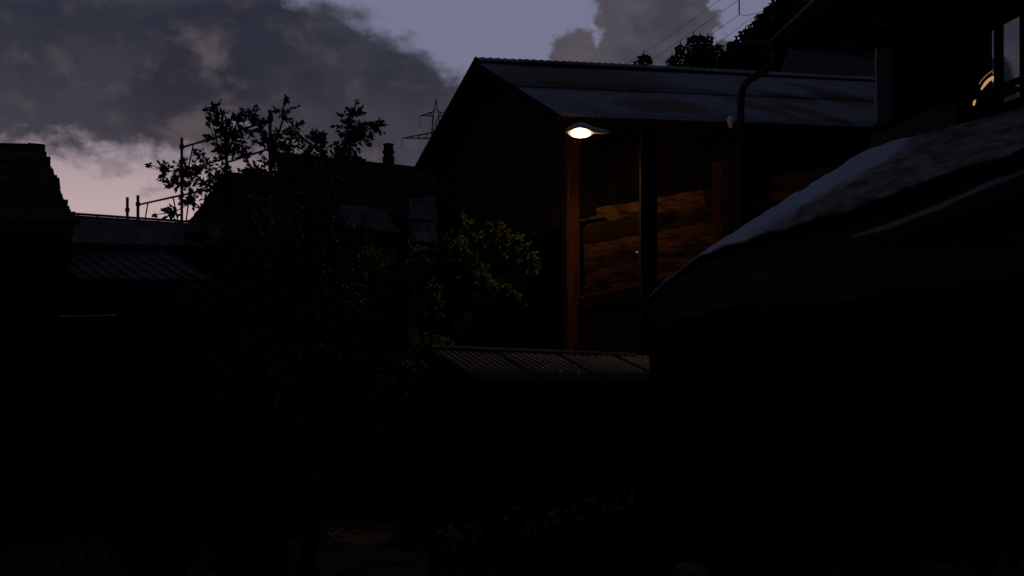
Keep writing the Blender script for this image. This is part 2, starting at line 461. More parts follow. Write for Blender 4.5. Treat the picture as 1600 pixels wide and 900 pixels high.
# upper planks of the long wall, their unlit shade put into a dark colour
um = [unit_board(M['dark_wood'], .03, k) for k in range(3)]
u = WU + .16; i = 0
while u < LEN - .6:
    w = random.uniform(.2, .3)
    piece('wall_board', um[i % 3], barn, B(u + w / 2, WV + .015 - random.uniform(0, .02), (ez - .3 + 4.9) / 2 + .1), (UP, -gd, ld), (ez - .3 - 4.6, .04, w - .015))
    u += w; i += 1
# sloping rough logs of the lower wall (they rise to the right)
tilt = Vector((ld.x, ld.y, .185)).normalized()
tn = (-gd)
tu = tilt.cross(tn).normalized()
if tu.z < 0: tu = -tu
lm = []
for k in range(4):
    r = random.Random(k); b = MB(); rows = []; n = 12
    for i in range(13):
        t = i / 12 - .5
        w = 1 + r.uniform(-.10, .10)
        rows.append([(t, .5 * math.cos(a) * w + r.uniform(-.03, .03), .5 * math.sin(a) * w + r.uniform(-.04, .04)) for a in [2 * math.pi * q / n for q in range(n + 1)]])
    for rr in rows: rr[-1] = rr[0]
    b.grid(rows)
    me = bpy.data.meshes.new('wall_log'); me.from_pydata(b.v, [], b.f); me.validate(); me.update(); me.materials.append(M['log_wood'])
    me.polygons.foreach_set('use_smooth', [True] * len(me.polygons)); lm.append(me)
row = 0
z = 1.2
while z < 5.30:
    h = random.uniform(.26, .42)
    a0_ = .24 + random.uniform(0, .05)
    segs = [(a0_, 1.9 + random.uniform(-.2, .3)), (1.8, 3.3), (3.2, 4.9 + random.uniform(-.2, .2)), (4.8, 6.4)] if row % 2 else [(a0_, 2.6), (2.5, 4.2), (4.1, 5.6), (5.5, 6.6)]
    for (ua, ub) in segs:
        ctr = B(WU + (ua + ub) / 2, WV - .03 - random.uniform(0, .035), z + h / 2 + ((ua + ub) / 2) * .185)
        piece('wall_log', random.choice(lm), barn, ctr, (tilt, tn, tu), ((ub - ua) / .97, .07, h * 1.2))
    z += h; row += 1
# dark opening beside the corner post with a pale sill
ow = P(916, 300, 25.75)
fr = MB().box(ow, (.32, .16, .90), (ld, gd, UP)).build('hatch', M['black_wood'], barn)
MB().box(P(923, 341, 25.72), (.50, .16, .05), (tilt, gd, tu)).build('sill', M['log_wood'], fr)
# second dark post, its lamp-lit side put in as a lighter board
q2 = B(3.52, .35, 0)
MB().box(Vector((q2.x, q2.y, (ez - .25) / 2)), (.30, .26, ez - .25), (ld, gd, UP)).build('dark_post', M['black_wood'], barn)
MB().box(Vector((q2.x, q2.y, (ez - .6) / 2)) - ld * .24 + gd * .14, (.15, .10, ez - .8), (ld, gd, UP)).build('lit_side_board', M['post_wood'], barn)
# black plinth below the sloping rail
pa_, pb_ = P(905, 468, 25.25), P(1110, 421, 25.6)
MB().hexa([Vector((pa_.x, pa_.y, 0)), Vector((pb_.x, pb_.y, 0)), Vector((pb_.x, pb_.y + .5, 0)), Vector((pa_.x, pa_.y + .5, 0)),
           pa_, pb_, pb_ + Vector((0, .5, 0)), pa_ + Vector((0, .5, 0))]).build('plinth', M['black_wood'], barn)
# sloping stair stringer whose edge catches the light
MB().bar(P(900, 466, 25.1), P(1003, 442, 25.2), .05, .035).build('stair_rail', M['post_wood'], barn)
# pale bracket at the eave
MB().lathe(P(1142, 186, 24.6) - Vector((0, 0, .08)), [(.02, -.08), (.06, 0), (.07, .07), (.04, .13)], 8).build('eave_bracket', M['white_cap'], barn)

# ================================================================== STREET LAMP
LD = 23.7
lampc = P(907, 209, LD)
pp = P(1013, 450, 23.35)
lamp = thing('street_lamp', (pp.x, pp.y, gz(pp.x, pp.y)), 'lit street lamp with flat bowl glowing warm white on dark wooden post', 'street lamp')
b = MB(); zt = P(0, 203, 23.35).z
b.box((pp.x, pp.y, (zt + gz(pp.x, pp.y) - .3) / 2), (.27, .30, zt - gz(pp.x, pp.y) + .3))
b.build('post', M['pole'], lamp)
MB().lathe((pp.x, pp.y, zt), [(.17, 0), (.15, .03), (.03, .08)], 4).build('post_cap', M['black_wood'], lamp)
tail = P(953, 208, LD - .05)
b = MB().tube([P(948, 205, LD), P(975, 212, LD - .15), P(1000, 222, 23.4)], [.028, .026, .028], 8); b.build('arm', M['pole'], lamp, True)
# hood: a shallow shell, long axis across the view
b = MB(); rows = []
Lh = .40
hc = lampc + Vector((.13, 0, .018))
for i in range(15):
    t = i / 14
    x = -.385 + t * .77
    w = .155 * math.sin(math.pi * min(1, (t * .86 + .10))) ** .55
    hgt = (.115 * math.sin(math.pi * (.12 + .80 * t)) ** .8) * (1.0 - .25 * t)
    rows.append([hc + Vector((x, math.cos(a) * w, math.sin(a) * (hgt + .01) - .012 * t + .070 * math.sin(math.pi * min(1, t / .62)) ** 1.2)) for a in [math.pi * k / 10 for k in range(11)]])
b.grid(rows); hood = b.build('hood', M['lamp_metal'], lamp, True, .008)
M['bowl'] = bpy.data.materials.new('lit_lamp_bowl'); M['bowl'].use_nodes = True
t = M['bowl'].node_tree; t.nodes.clear()
o_ = t.nodes.new('ShaderNodeOutputMaterial'); em = t.nodes.new('ShaderNodeEmission'); t.links.new(em.outputs[0], o_.inputs[0])
em.inputs[0].default_value = (1, .56, .25, 1)
geo = t.nodes.new('ShaderNodeNewGeometry'); sp_ = t.nodes.new('ShaderNodeSeparateXYZ'); t.links.new(geo.outputs['Position'], sp_.inputs[0])
bx_, by_, bz_ = (E(t, o) for o in sp_.outputs)      # lamp bloom put into the emission: white core, weak orange rim
u_ = (bx_ - lampc.x) * (1 / .215); v_ = (bz_ - lampc.z) * (1 / .085)
hot = (1.0 - (u_ * u_ + v_ * v_ * .55).sqrt()).ss(.16, .75)
t.links.new((hot * 60.0 + .85).k, em.inputs[1])
b = MB(); rows = []
for j in range(9):
    a = math.pi / 2 * j / 8
    rows.append([lampc + Vector((.215 * math.cos(a) * math.copysign(abs(math.cos(q)) ** 1.0, math.cos(q)), .125 * math.cos(a) * math.sin(q), .012 - .078 * math.sin(a) ** 1.3)) for q in [2 * math.pi * k / 24 for k in range(25)]])
b.grid(rows).build('bowl', M['bowl'], lamp, True)
b = MB(); rows = []
for j in range(5):
    a = math.pi / 2 * j / 4
    rows.append([lampc + Vector((.215 * math.cos(a) * math.cos(q), .125 * math.cos(a) * math.sin(q), .014 + .075 * math.sin(a))) for q in [2 * math.pi * k / 24 for k in range(25)]])
b.grid(rows).build('upper_bowl', M['bowl'], lamp, True)
sl_ = bpy.data.lights.new('lamp_light', 'SPOT'); sl_.energy = 115; sl_.color = (1, .58, .25); sl_.spot_size = R(152); sl_.spot_blend = .45; sl_.shadow_soft_size = .10
slo = bpy.data.objects.new('lamp_light', sl_); COL.objects.link(slo); slo.parent = lamp
for nm_, tgt, en in (('lamp_light', P(1165, 335, 26.8), 165), ('lamp_light', P(590, 480, 20.2), 330)):      # the side lobes of its optics
    l2_ = bpy.data.lights.new(nm_, 'SPOT'); l2_.energy = en; l2_.color = sl_.color; l2_.spot_size = R(74); l2_.spot_blend = 1.0; l2_.shadow_soft_size = .08
    lo2 = bpy.data.objects.new(nm_, l2_); COL.objects.link(lo2); lo2.parent = lamp
    lo2.location = lampc + Vector((0, 0, -.09)) - lamp.location
    lo2.rotation_euler = (lampc - tgt).to_track_quat('Z', 'Y').to_euler()
slo.location = lampc + Vector((0, 0, -.09)) - lamp.location
MB().lathe(P(996, 395, 23.2), [(.012, -.03), (.03, 0), (.012, .03)], 8).build('cable_clip', M['white_cap'], lamp)

# ================================================================== CHALET (right)
ch = thing('chalet', (4.95, 18.6, gz(4.95, 18.6)), 'black chalet at top right with overhanging roof, swan neck downpipe and glazed window', 'house')
CX, CE = 4.95, 4.47
rc = P(1210, 60, 24); cez = rc.z
rs = math.tan(R(24))
MB().slab([(CE, 7, cez), (CE, 24, cez), (CE + 6, 24, cez + 6 * rs), (CE + 6, 7, cez + 6 * rs)], .22).build('roof', M['roof_black'], ch)
MB().bar((CE, 24.04, cez - .10), (CE + 6, 24.04, cez - .10 + 6 * rs), .05, .26).build('verge_board', M['black_wood'], ch)
for k in range(14):
    yy = 8 + k * 1.15
    MB().bar((CE + .1, yy, cez - .30), (CX + 1.0, yy, cez - .30 + (CX + .9 - CE) * rs), .12, .16).build('rafter', M['black_wood'], ch)
b = MB(); rows = []
for yy in (7, 15, 24.0):
    rows.append([Vector((CE - .09, yy, cez - .12)) + Vector((.075 * math.cos(a), 0, -.075 * math.sin(a))) for a in [math.pi * k / 8 for k in range(9)]])
b.grid(rows).build('gutter', M['pipe'], ch, True, .004)
b = MB().tube([P(1168, 66, 23.9), P(1190, 69, 23.95), P(1212, 74, 24)], [.03, .05, .06], 8).build('gutter_spout', M['pipe'], ch, True)
path = [P(x, y, 23.8) for x, y in ((1213, 74), (1212, 90), (1206, 102), (1190, 114), (1172, 124), (1163, 133), (1158, 148), (1157, 190), (1157, 300), (1157, 380))]
b = MB().tube(path, .062, 10); dp = b.build('downpipe', M['pipe'], ch, True)
for yy in (160, 230, 300):
    MB().tube([P(1157, yy, 23.8), P(1157, yy + 3, 23.8)], .072, 10).build('pipe_collar', M['pipe'], dp)
MB().box((CX + .16, 13.8, 5.6), (.14, 9.6, 6.4)).build('side_wall', M['black_wood'], ch)
MB().box((CX + 3, 18.5, 6.0), (5.6, .14, 7)).build('end_wall', M['black_wood'], ch)
wm = [unit_board(M['black_wood'], .02, k) for k in range(3)]
zb = 2.6; i = 0
while zb < 8.2:
    w = .22
    # boards broken by the window (y 13.7..15.2, z 5.75..6.95)
    parts = [(9.0, 18.5)] if not (5.55 < zb + w / 2 < 6.85) else [(9.0, 13.62), (15.22, 18.5)]
    for (a, b_) in parts:
        piece('wall_board', wm[i % 3], ch, (CX + .07, (a + b_) / 2, zb + w / 2), (Vector((0, 1, 0)), Vector((-1, 0, 0)), UP), (b_ - a, .045, w - .015))
    zb += w; i += 1
pc = P(1383, 130, 18.62)
MB().box((pc.x, 18.62, (P(0, 76, 18.62).z + P(0, 191, 18.62).z) / 2), (.25, .12, P(0, 76, 18.62).z - P(0, 191, 18.62).z)).build('pale_post', M['pale_paint'], ch)
# window in the side wall
def wy(px): return CX * F / (px - 800)
def wz(py, y): return ZC + (450 - py) / F * y
M['glass'] = bpy.data.materials.new('dusk_reflecting_glass'); M['glass'].use_nodes = True
t = M['glass'].node_tree; bs = t.nodes['Principled BSDF']
bs.inputs['Base Color'].default_value = (.85, .85, .9, 1); bs.inputs['Metallic'].default_value = .95; bs.inputs['Roughness'].default_value = .04
win = MB()
y0, y1 = wy(1519), wy(1596)
zt_, zm_, zl_, zb_ = wz(32, wy(1580)), wz(124, wy(1580)), wz(136, wy(1580)), wz(156, wy(1580))
ym0, ym1 = wy(1552), wy(1567.5); yr = wy(1592)
d = .08
def vb(ya, yb, za, zb2): win.box((CX + .02, (ya + yb) / 2, (za + zb2) / 2), (.03, abs(yb - ya), zb2 - za))
vb(y0 + .10, y0, zb_ - .06, zt_ + .06)
vb(ym0, ym1, zb_ - .06, zt_ + .06)
vb(yr, yr - .12, zb_ - .06, zt_ + .06)
for (ya, yb) in ((y0, ym0), (ym1, yr)):
    vb(ya, yb, zt_, zt_ + .06); vb(ya, yb, zl_, zm_); vb(ya, yb, zb_ - .06, zb_)
wf = win.build('window', M['black_wood'], ch)
for (ya, yb, za, zc2, a) in ((y0, ym0, zl_, zt_, .0), (ym1, yr, zm_, zt_, .0), (ym1, yr, zb_, zl_, .0)):
    sh = .012
    MB().box((CX + sh, (ya + yb) / 2, (za + zc2) / 2), (.012, abs(yb - ya), zc2 - za)).build('pane', M['glass'], wf)
# black sheet added over the left sash, standing for its dark reflection
dk = wy(1545)
MB().box((CX + .0, (y0 + dk) / 2, (zb_ - .08 + zt_) / 2), (.012, abs(dk - y0) + .1, zt_ - zb_ + .08)).build('dark_reflection', M['black_wood'], wf)
# balcony rail under the window
br = thing('balcony_railing', (4.7, 16.0, 7.0), 'dim slatted balcony railing along the black chalet wall below the window', 'railing')
br.location = (4.70, 16.0, wz(184, 15.2) - .9)
ra, rb = 4.70 * F / (1362 - 800), 4.70 * F / (1512 - 800)
rzv = P(0, 203, 4.70 * F / 565).z
MB().bar((4.70, ra, rzv), (4.70, rb, rzv), .09, .05).build('top_rail', M['black_wood'], br)
MB().bar((4.70, ra, rzv - .75), (4.70, rb, rzv - .75), .07, .06).build('bottom_rail', M['black_wood'], br)
sm_ = unit_board(M['plaster'], .02, 9)
k = 0
yy = 4.70 * F / (1488 - 800)
while yy < ra:
    piece('slat', sm_, br, (4.72, yy, rzv - .39), (UP, Vector((-1, 0, 0)), Vector((0, 1, 0))), (.70, .03, .13))
    yy += .16
# glowing arcs added for the street lamp's reflection in the dark sash
wl = thing('lamp_reflection', P(1535, 140, 14.5), 'warm glowing arcs imitating the lamp reflection in the dark left sash of the chalet window', 'reflection')
M['glow'] = bpy.data.materials.new('warm_reflection_glow'); M['glow'].use_nodes = True
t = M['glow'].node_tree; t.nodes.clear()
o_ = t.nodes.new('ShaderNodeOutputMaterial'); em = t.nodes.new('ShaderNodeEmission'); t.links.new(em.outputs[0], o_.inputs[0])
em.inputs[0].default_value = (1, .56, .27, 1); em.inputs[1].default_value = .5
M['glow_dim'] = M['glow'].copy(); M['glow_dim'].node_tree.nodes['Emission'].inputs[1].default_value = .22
def wp(px, py):
    y = (CX - .012) * F / (px - 800); return Vector((CX - .012, y, wz(py, y)))
def fine(pts, n=14):
    o = []
    a, b, c_ = [Vector(p) for p in pts]
    for i in range(n + 1):
        t = i / n; o.append(a * (1 - t) ** 2 + b * 2 * t * (1 - t) + c_ * t * t)
    return o
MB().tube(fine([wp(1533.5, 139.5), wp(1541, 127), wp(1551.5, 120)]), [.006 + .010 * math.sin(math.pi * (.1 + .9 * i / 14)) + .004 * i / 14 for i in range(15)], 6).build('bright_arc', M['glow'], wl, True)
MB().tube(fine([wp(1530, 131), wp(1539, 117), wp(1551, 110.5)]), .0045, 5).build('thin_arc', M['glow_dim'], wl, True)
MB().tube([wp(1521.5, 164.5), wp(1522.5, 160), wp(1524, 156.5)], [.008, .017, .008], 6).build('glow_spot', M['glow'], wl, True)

# ================================================================== COVERED SHED (right foreground)
cs = thing('covered_shed', (2.6, 12.5, gz(2.6, 12.5)), 'long low shed under a rumpled pale grey cover sheet, in front of the black chalet', 'shed')
def interp(keys, s):
    for i in range(len(keys) - 1):
        a, b_ = keys[i], keys[i + 1]
        if s <= b_[0] or i == len(keys) - 2:
            t = (s - a[0]) / (b_[0] - a[0]); return [a[j] + (b_[j] - a[j]) * t for j in range(1, len(a))]
def smoothkeys(keys, s):
    # averaged lookups round the corners off
    acc = [0, 0, 0]
    for ds in (-.03, -.015, 0, .015, .03):
        q = interp(keys, min(1, max(0, s + ds)))
        for j in range(3): acc[j] += q[j] / 5
    return acc
# lines run from the right edge (s=0) to the left tip (s=1): s, px, py, D
LA = [(0, 1680, 152, 11.2), (.25, 1500, 194, 12.2), (.42, 1400, 221, 12.9), (.52, 1335, 246, 13.4), (.62, 1250, 300, 13.8), (.82, 1100, 391, 14.5), (.92, 1040, 440, 14.8), (1, 1000, 478, 15.0)]
LB = [(0, 1680, 212, 9.8), (.25, 1500, 268, 10.6), (.42, 1400, 304, 11.2), (.52, 1335, 326, 11.7), (.62, 1250, 352, 12.4), (.82, 1100, 394, 14.35), (.92, 1036, 448, 14.7), (1, 996, 482, 14.9)]
LBm = [(0, 1680, 180, 10.5), (.25, 1500, 226, 11.4), (.42, 1400, 252, 12.1), (.52, 1335, 272, 12.6), (.62, 1250, 318, 13.15), (.82, 1100, 392, 14.45), (.92, 1038, 444, 14.75), (1, 998, 480, 14.95)]
LC = [(0, 1680, 236, 9.9), (.25, 1540, 288, 10.6), (.42, 1440, 330, 11.1), (.52, 1370, 356, 11.6), (.62, 1270, 388, 12.3), (.82, 1110, 420, 14.1), (.92, 1044, 458, 14.6), (1, 1004, 488, 14.85)]
LD_ = [(0, 1680, 262, 9.3), (.25, 1545, 296, 10.0), (.42, 1450, 338, 10.5), (.52, 1375, 372, 11.0), (.62, 1280, 402, 11.8), (.82, 1120, 442, 13.7), (.92, 1052, 470, 14.4), (1, 1014, 498, 14.8)]
LE = [(0, 1680, 420, 9.1), (.25, 1550, 440, 9.8), (.42, 1450, 455, 10.3), (.52, 1380, 466, 10.8), (.62, 1290, 478, 11.5), (.82, 1130, 492, 13.4), (.92, 1062, 500, 14.2), (1, 1026, 522, 14.6)]
rows = []
NS = 150
from mathutils import noise as mn
def cpt(line, s): return P(*smoothkeys(line, s))
def drape(lines, subs, NS, amp0, s0=0.0, s1=1.0):
    rows = []
    for li in range(len(lines) - 1):
        for q in range(subs[li] + (1 if li == len(lines) - 2 else 0)):
            t = q / subs[li]; tt = t * t * (3 - 2 * t) * .3 + t * .7
            r = []
            for i in range(NS + 1):
                s = s0 + (s1 - s0) * i / NS
                p = cpt(lines[li], s).lerp(cpt(lines[li + 1], s), tt)
                edge = 0 if (li == 0 and q == 0) else amp0
                amp = (.030 * mn.noise(Vector((p.x * .9 + p.y * 1.1, p.z * 3.0, p.x * .3))) + .016 * mn.noise(Vector((p.x * 4.0, p.y * 2.2, p.z * 9.0))) + .007 * mn.noise(p * 11) + 0.030 * (.5 - abs(mn.noise(Vector((p.x * 1.3 - p.z * 2.2, p.y * 1.5 + p.z * 2.0, 4.4))))) + .028 * (.5 - abs(mn.noise(Vector((p.x * 3.1 + p.z * 5, p.y * 3.3, 9.4)))))) * edge
                r.append(p + Vector((-.25, -.5, 1)) * amp)
            rows.append(r)
    return rows
def moved(line, dy, dD):
    return [(a, x, y + dy, D_ + dD) for (a, x, y, D_) in line]
def cover_mat():
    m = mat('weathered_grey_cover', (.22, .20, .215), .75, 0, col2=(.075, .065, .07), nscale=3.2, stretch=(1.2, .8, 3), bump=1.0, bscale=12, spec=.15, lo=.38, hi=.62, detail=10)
    t = m.node_tree; bs = t.nodes['Principled BSDF']
    geo = t.nodes.new('ShaderNodeNewGeometry'); s = t.nodes.new('ShaderNodeSeparateXYZ'); t.links.new(geo.outputs['Position'], s.inputs[0])
    x, y, z = (E(t, o) for o in s.outputs)
    nz = noise(t, geo.outputs['Position'], 2.6, 7, .7, .8)
    # blue sky sheen painted along the top edge, fraying into the grey cover
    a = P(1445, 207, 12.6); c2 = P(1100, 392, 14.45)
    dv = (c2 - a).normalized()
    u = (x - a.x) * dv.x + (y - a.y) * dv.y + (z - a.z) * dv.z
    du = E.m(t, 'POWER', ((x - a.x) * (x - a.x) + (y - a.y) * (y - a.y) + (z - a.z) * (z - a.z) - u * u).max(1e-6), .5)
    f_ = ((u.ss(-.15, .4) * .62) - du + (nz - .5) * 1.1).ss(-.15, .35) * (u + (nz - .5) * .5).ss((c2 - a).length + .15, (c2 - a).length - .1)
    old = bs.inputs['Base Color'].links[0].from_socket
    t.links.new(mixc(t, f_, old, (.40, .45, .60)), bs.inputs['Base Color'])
    return m
M['cover'] = cover_mat()
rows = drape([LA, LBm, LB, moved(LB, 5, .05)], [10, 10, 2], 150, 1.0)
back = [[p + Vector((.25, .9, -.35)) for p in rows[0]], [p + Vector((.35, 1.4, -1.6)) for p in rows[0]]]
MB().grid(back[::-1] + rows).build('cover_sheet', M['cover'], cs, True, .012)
M['lower_cover'] = mat('shade_dark_cover', (.030, .029, .033), .85, 0, col2=(.014, .013, .015), nscale=1.8, stretch=(1.2, .7, 4), bump=.6, bscale=7, spec=.1)  # lower drape coloured darker for the shade on its steep side
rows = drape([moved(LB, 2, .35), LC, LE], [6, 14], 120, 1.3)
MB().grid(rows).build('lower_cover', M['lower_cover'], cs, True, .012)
M['strip'] = mat('grey_cover_strip', (.15, .13, .15), .75, 0, col2=(.06, .055, .06), nscale=2.2, stretch=(1.2, .7, 4), bump=.7, bscale=7, spec=.2)  # lit fold below the step, put into a paler colour
rows = drape([moved(LC, -1, -.30), moved(LD_, 0, -.45)], [8], 70, .7, .12, .56)
n_ = len(rows)
for r_ in rows:                                  # the strip tapers at both ends
    for i_ in range(len(r_)):
        f_ = min(1, i_ / 22, (len(r_) - 1 - i_) / 30)
        r_[i_] = rows[0][i_].lerp(r_[i_], .12 + .88 * f_ ** .7)
MB().grid(rows).build('cover_strip', M['strip'], cs, True, .012)
# board walls under the cover
wallm = [unit_board(M['black_wood'], .03, k) for k in range(3)]
for i in range(34):
    s = i / 33
    p = cpt(LE, s); p2_ = cpt(LE, min(1, s + .03)) if s < 1 else cpt(LE, s - .03)
    dr = Vector((p2_.x - p.x, p2_.y - p.y, 0)).normalized(); nn = Vector((dr.y, -dr.x, 0))
    if nn.y > 0: nn = -nn
    g0 = gz(p.x, p.y) - .2
    zt2 = p.z + .02
    piece('wall_board', wallm[i % 3], cs, Vector((p.x, p.y + .10, (g0 + zt2) / 2)), (UP, nn, dr), (zt2 - g0, .06, .27))
pl = cpt(LE, 1.0); pb = Vector((pl.x + 2.6, pl.y + 3.2, 0))
MB().hexa([Vector((pl.x + .1, pl.y + .05, .3)), Vector((pl.x + .25, pl.y, .3)), Vector((pb.x + .2, pb.y, .3)), Vector((pb.x, pb.y, .3)),
           Vector((pl.x + .1, pl.y + .05, pl.z + .02)), Vector((pl.x + .25, pl.y, pl.z + .02)), Vector((pb.x + .2, pb.y, pl.z + .3)), Vector((pb.x, pb.y, pl.z + .3))]).build('end_wall', M['black_wood'], cs)

# ================================================================== CORRUGATED SHED (centre foreground)
a00, a10 = P(672, 547, 16.0), P(1045, 562, 17.4)     # ridge left / right
a01, a11 = P(742, 594, 14.2), P(1135, 601, 15.4)     # eave left / right
sh = thing('garden_shed', (a01.x, a01.y, gz(a01.x, a01.y)), 'small garden shed with dull corrugated roof in front of the barn', 'shed')
def roofpt(u, v): return a00.lerp(a10, u).lerp(a01.lerp(a11, u), v)
rn = (a10 - a00).cross(a01 - a00).normalized()
if rn.z < 0: rn = -rn
NSH = 4
for k in range(NSH):
    u0, u1 = k / NSH, (k + 1) / NSH + .006
    rows = []
    for j in range(4):
        rows.append([roofpt(u0 + (u1 - u0) * i / 64, j / 3) + rn * (.017 * math.cos(2 * math.pi * 9 * i / 64) + .008 * k) for i in range(65)])
    MB().grid(rows).build('roof_sheet', M['shed_sheet'], sh, True, .004)
for (ua, ub, dz) in ((.015, .325, .02), (.333, .675, .03), (.685, .85, .04)):
    pa, pb_ = roofpt(ua, -.015) + UP * .045, roofpt(ub, .01) + UP * (.045 + dz * .2)
    MB().bar(pa, pb_, .07, .026).build('ridge_batten', M['batten'], sh)
for (px_, py_) in ((815, 565), (855, 577), (876, 585.5), (905, 586), (913, 577.5), (960, 572), (760, 570)):
    # find the roof point for that pixel
    best = min(((u / 200, v_ / 60) for u in range(201) for v_ in range(61)), key=lambda q: (lambda p: (800 + p.x / p.y * F - px_) ** 2 + (450 - (p.z - ZC) / p.y * F - py_) ** 2)(roofpt(*q)))
    MB().lathe(roofpt(*best) + rn * .024, [(.012, -.01), (.016, 0), (.012, .010), (.004, .014)], 8).build('roof_screw', M['screw'], sh, True)
# shed walls of vertical boards, ridge side open to a back wall
sw = [unit_board(M['black_wood'], .03, k + 20) for k in range(3)]
def boardwall(par, A, B_, top, g0, w, ms, name='wall_board'):
    d_ = Vector((B_.x - A.x, B_.y - A.y, 0)); L_ = d_.length; d_.normalize(); n_ = Vector((d_.y, -d_.x, 0)); k = 0; q = 0
    while q < L_ - .02:
        ww = min(w * random.uniform(.85, 1.15), L_ - q)
        t = (q + ww / 2) / L_; p = A.lerp(B_, t); tz = top(t)
        piece(name, ms[k % len(ms)], par, (p.x, p.y, (tz + g0) / 2), (UP, n_, d_), (tz - g0, .05, ww - .012)); q += ww; k += 1
fA, fB = roofpt(.03, .93), roofpt(.97, .93); bA, bB = roofpt(.03, .06), roofpt(.97, .06)
boardwall(sh, fA, fB, lambda t: fA.z + (fB.z - fA.z) * t - .07, -.1, .2, sw)
lw = Vector((bA.x - .12, bA.y - .05, bA.z))
boardwall(sh, fA, lw, lambda t: fA.z + (lw.z - fA.z) * t - .09, .0, .2, sw)
boardwall(sh, bA, bB, lambda t: bA.z + (bB.z - bA.z) * t - .07, .0, .2, sw)

# a dark lean-to against the gable, hiding the foot of the lit boards
lt = thing('lean_to', (.6, 23.3, 0), 'low black lean-to roof against the barn gable, left of the lamp', 'lean-to')
q = [P(834, 366, 23.2), P(877, 358, 23.2), P(872, 361, 25.4), P(826, 366, 25.8)]
MB().slab(q, .06).build('roof', M['roof_black'], lt)
boardwall(lt, Vector((q[0].x + .03, q[0].y + .05, q[0].z)), Vector((q[1].x - .02, q[1].y + .05, q[1].z)), lambda t: q[0].z + (q[1].z - q[0].z) * t - .07, -.1, .16, sw)
boardwall(lt, Vector((q[3].x + .03, q[3].y, q[3].z)), Vector((q[0].x + .03, q[0].y + .05, q[0].z)), lambda t: q[3].z + (q[0].z - q[3].z) * t - .07, -.1, .2, sw)

# ================================================================== LEFT HOUSES
def edge_x(py):                     # stepped right-hand verge of the shingle roof
    k = [(228, 68), (245, 72), (262, 79), (285, 88), (305, 95), (320, 101), (333, 111), (350, 126)]
    for i in range(len(k) - 1):
        if py <= k[i + 1][0]:
            t = (py - k[i][0]) / (k[i + 1][0] - k[i][0]); return k[i][1] + t * (k[i + 1][1] - k[i][1])
    return k[-1][1]
lh = thing('shingled_house', (-8.6, 22.2, 0), 'black timber house at left edge with stepped ends of layered roof shingles', 'house')
NC = 21
cut = [0] + sorted(random.uniform(.25, NC - .25) for _ in range(NC - 1)) + [NC]
cut = [.55 * k_ + .45 * q_ for k_, q_ in enumerate(cut)]
for i in range(NC):
    y0_, y1_ = 229 + (348 - 229) * cut[i] / NC, 229 + (348 - 229) * cut[i + 1] / NC
    Da, Db = 24 - 2.2 * i / NC, 24 - 2.2 * (i + 1) / NC
    b = MB(); xe = edge_x(y1_) + random.choice((-1.5, -.6, 0, .4, 1.0, 3.0))
    x = -120
    while x < xe - 3:
        x2 = min(x + random.uniform(14, 24), xe)
        if xe - x2 < 6: x2 = xe
        dy = random.uniform(-.8, 1.0)
        tilt_y = -(x / 68.0) * .6
        A, Bq = P(x + .3, y0_ - 3 + tilt_y, Da + .02), P(x2 - .3, y0_ - 3 + tilt_y, Da + .02)
        C_, Dq = P(x2 - .3 + (random.uniform(-1, 1.5) if x2 == xe else 0), y1_ + dy + tilt_y, Db - .05), P(x + .3, y1_ + dy + tilt_y, Db - .05)
        b.slab([Dq, C_, Bq, A], .035)
        x = x2
    b.build('shingle_row', M['roof_black'], lh)
MB().bar(P(-120, 224, 24.05), P(42, 227.5, 24.05), .16, .06).build('ridge_board', M['roof_black'], lh)
MB().bar(P(45, 226.5, 24.05), P(68, 228, 24.05), .16, .06).build('ridge_board', M['roof_black'], lh)
MB().bar(P(-120, 353, 21.72), P(114, 355, 21.72), .05, .26).build('eave_board', M['roof_black'], lh)
lb_ = unit_board(M['black_wood'], .03, 31)
for i in range(16):
    zz = .15 + i * .3
    if zz > P(0, 345, 22).z - .1: break
    piece('wall_log', lb_, lh, (-9.4, 22.0, zz), (Vector((1, 0, 0)), Vector((0, -1, 0)), UP), (4.4, .2, .29))
MB().slab([P(-120, 232, 24.1), P(66, 235, 24.1), P(118, 352, 26.5), P(-120, 352, 26.5)], .05).build('roof_back_slope', M['roof_black'], lh)
MB().box((-9.55, 23.75, 2.45), (3.2, 3.3, 5.1)).build('house_body', M['black_wood'], lh)

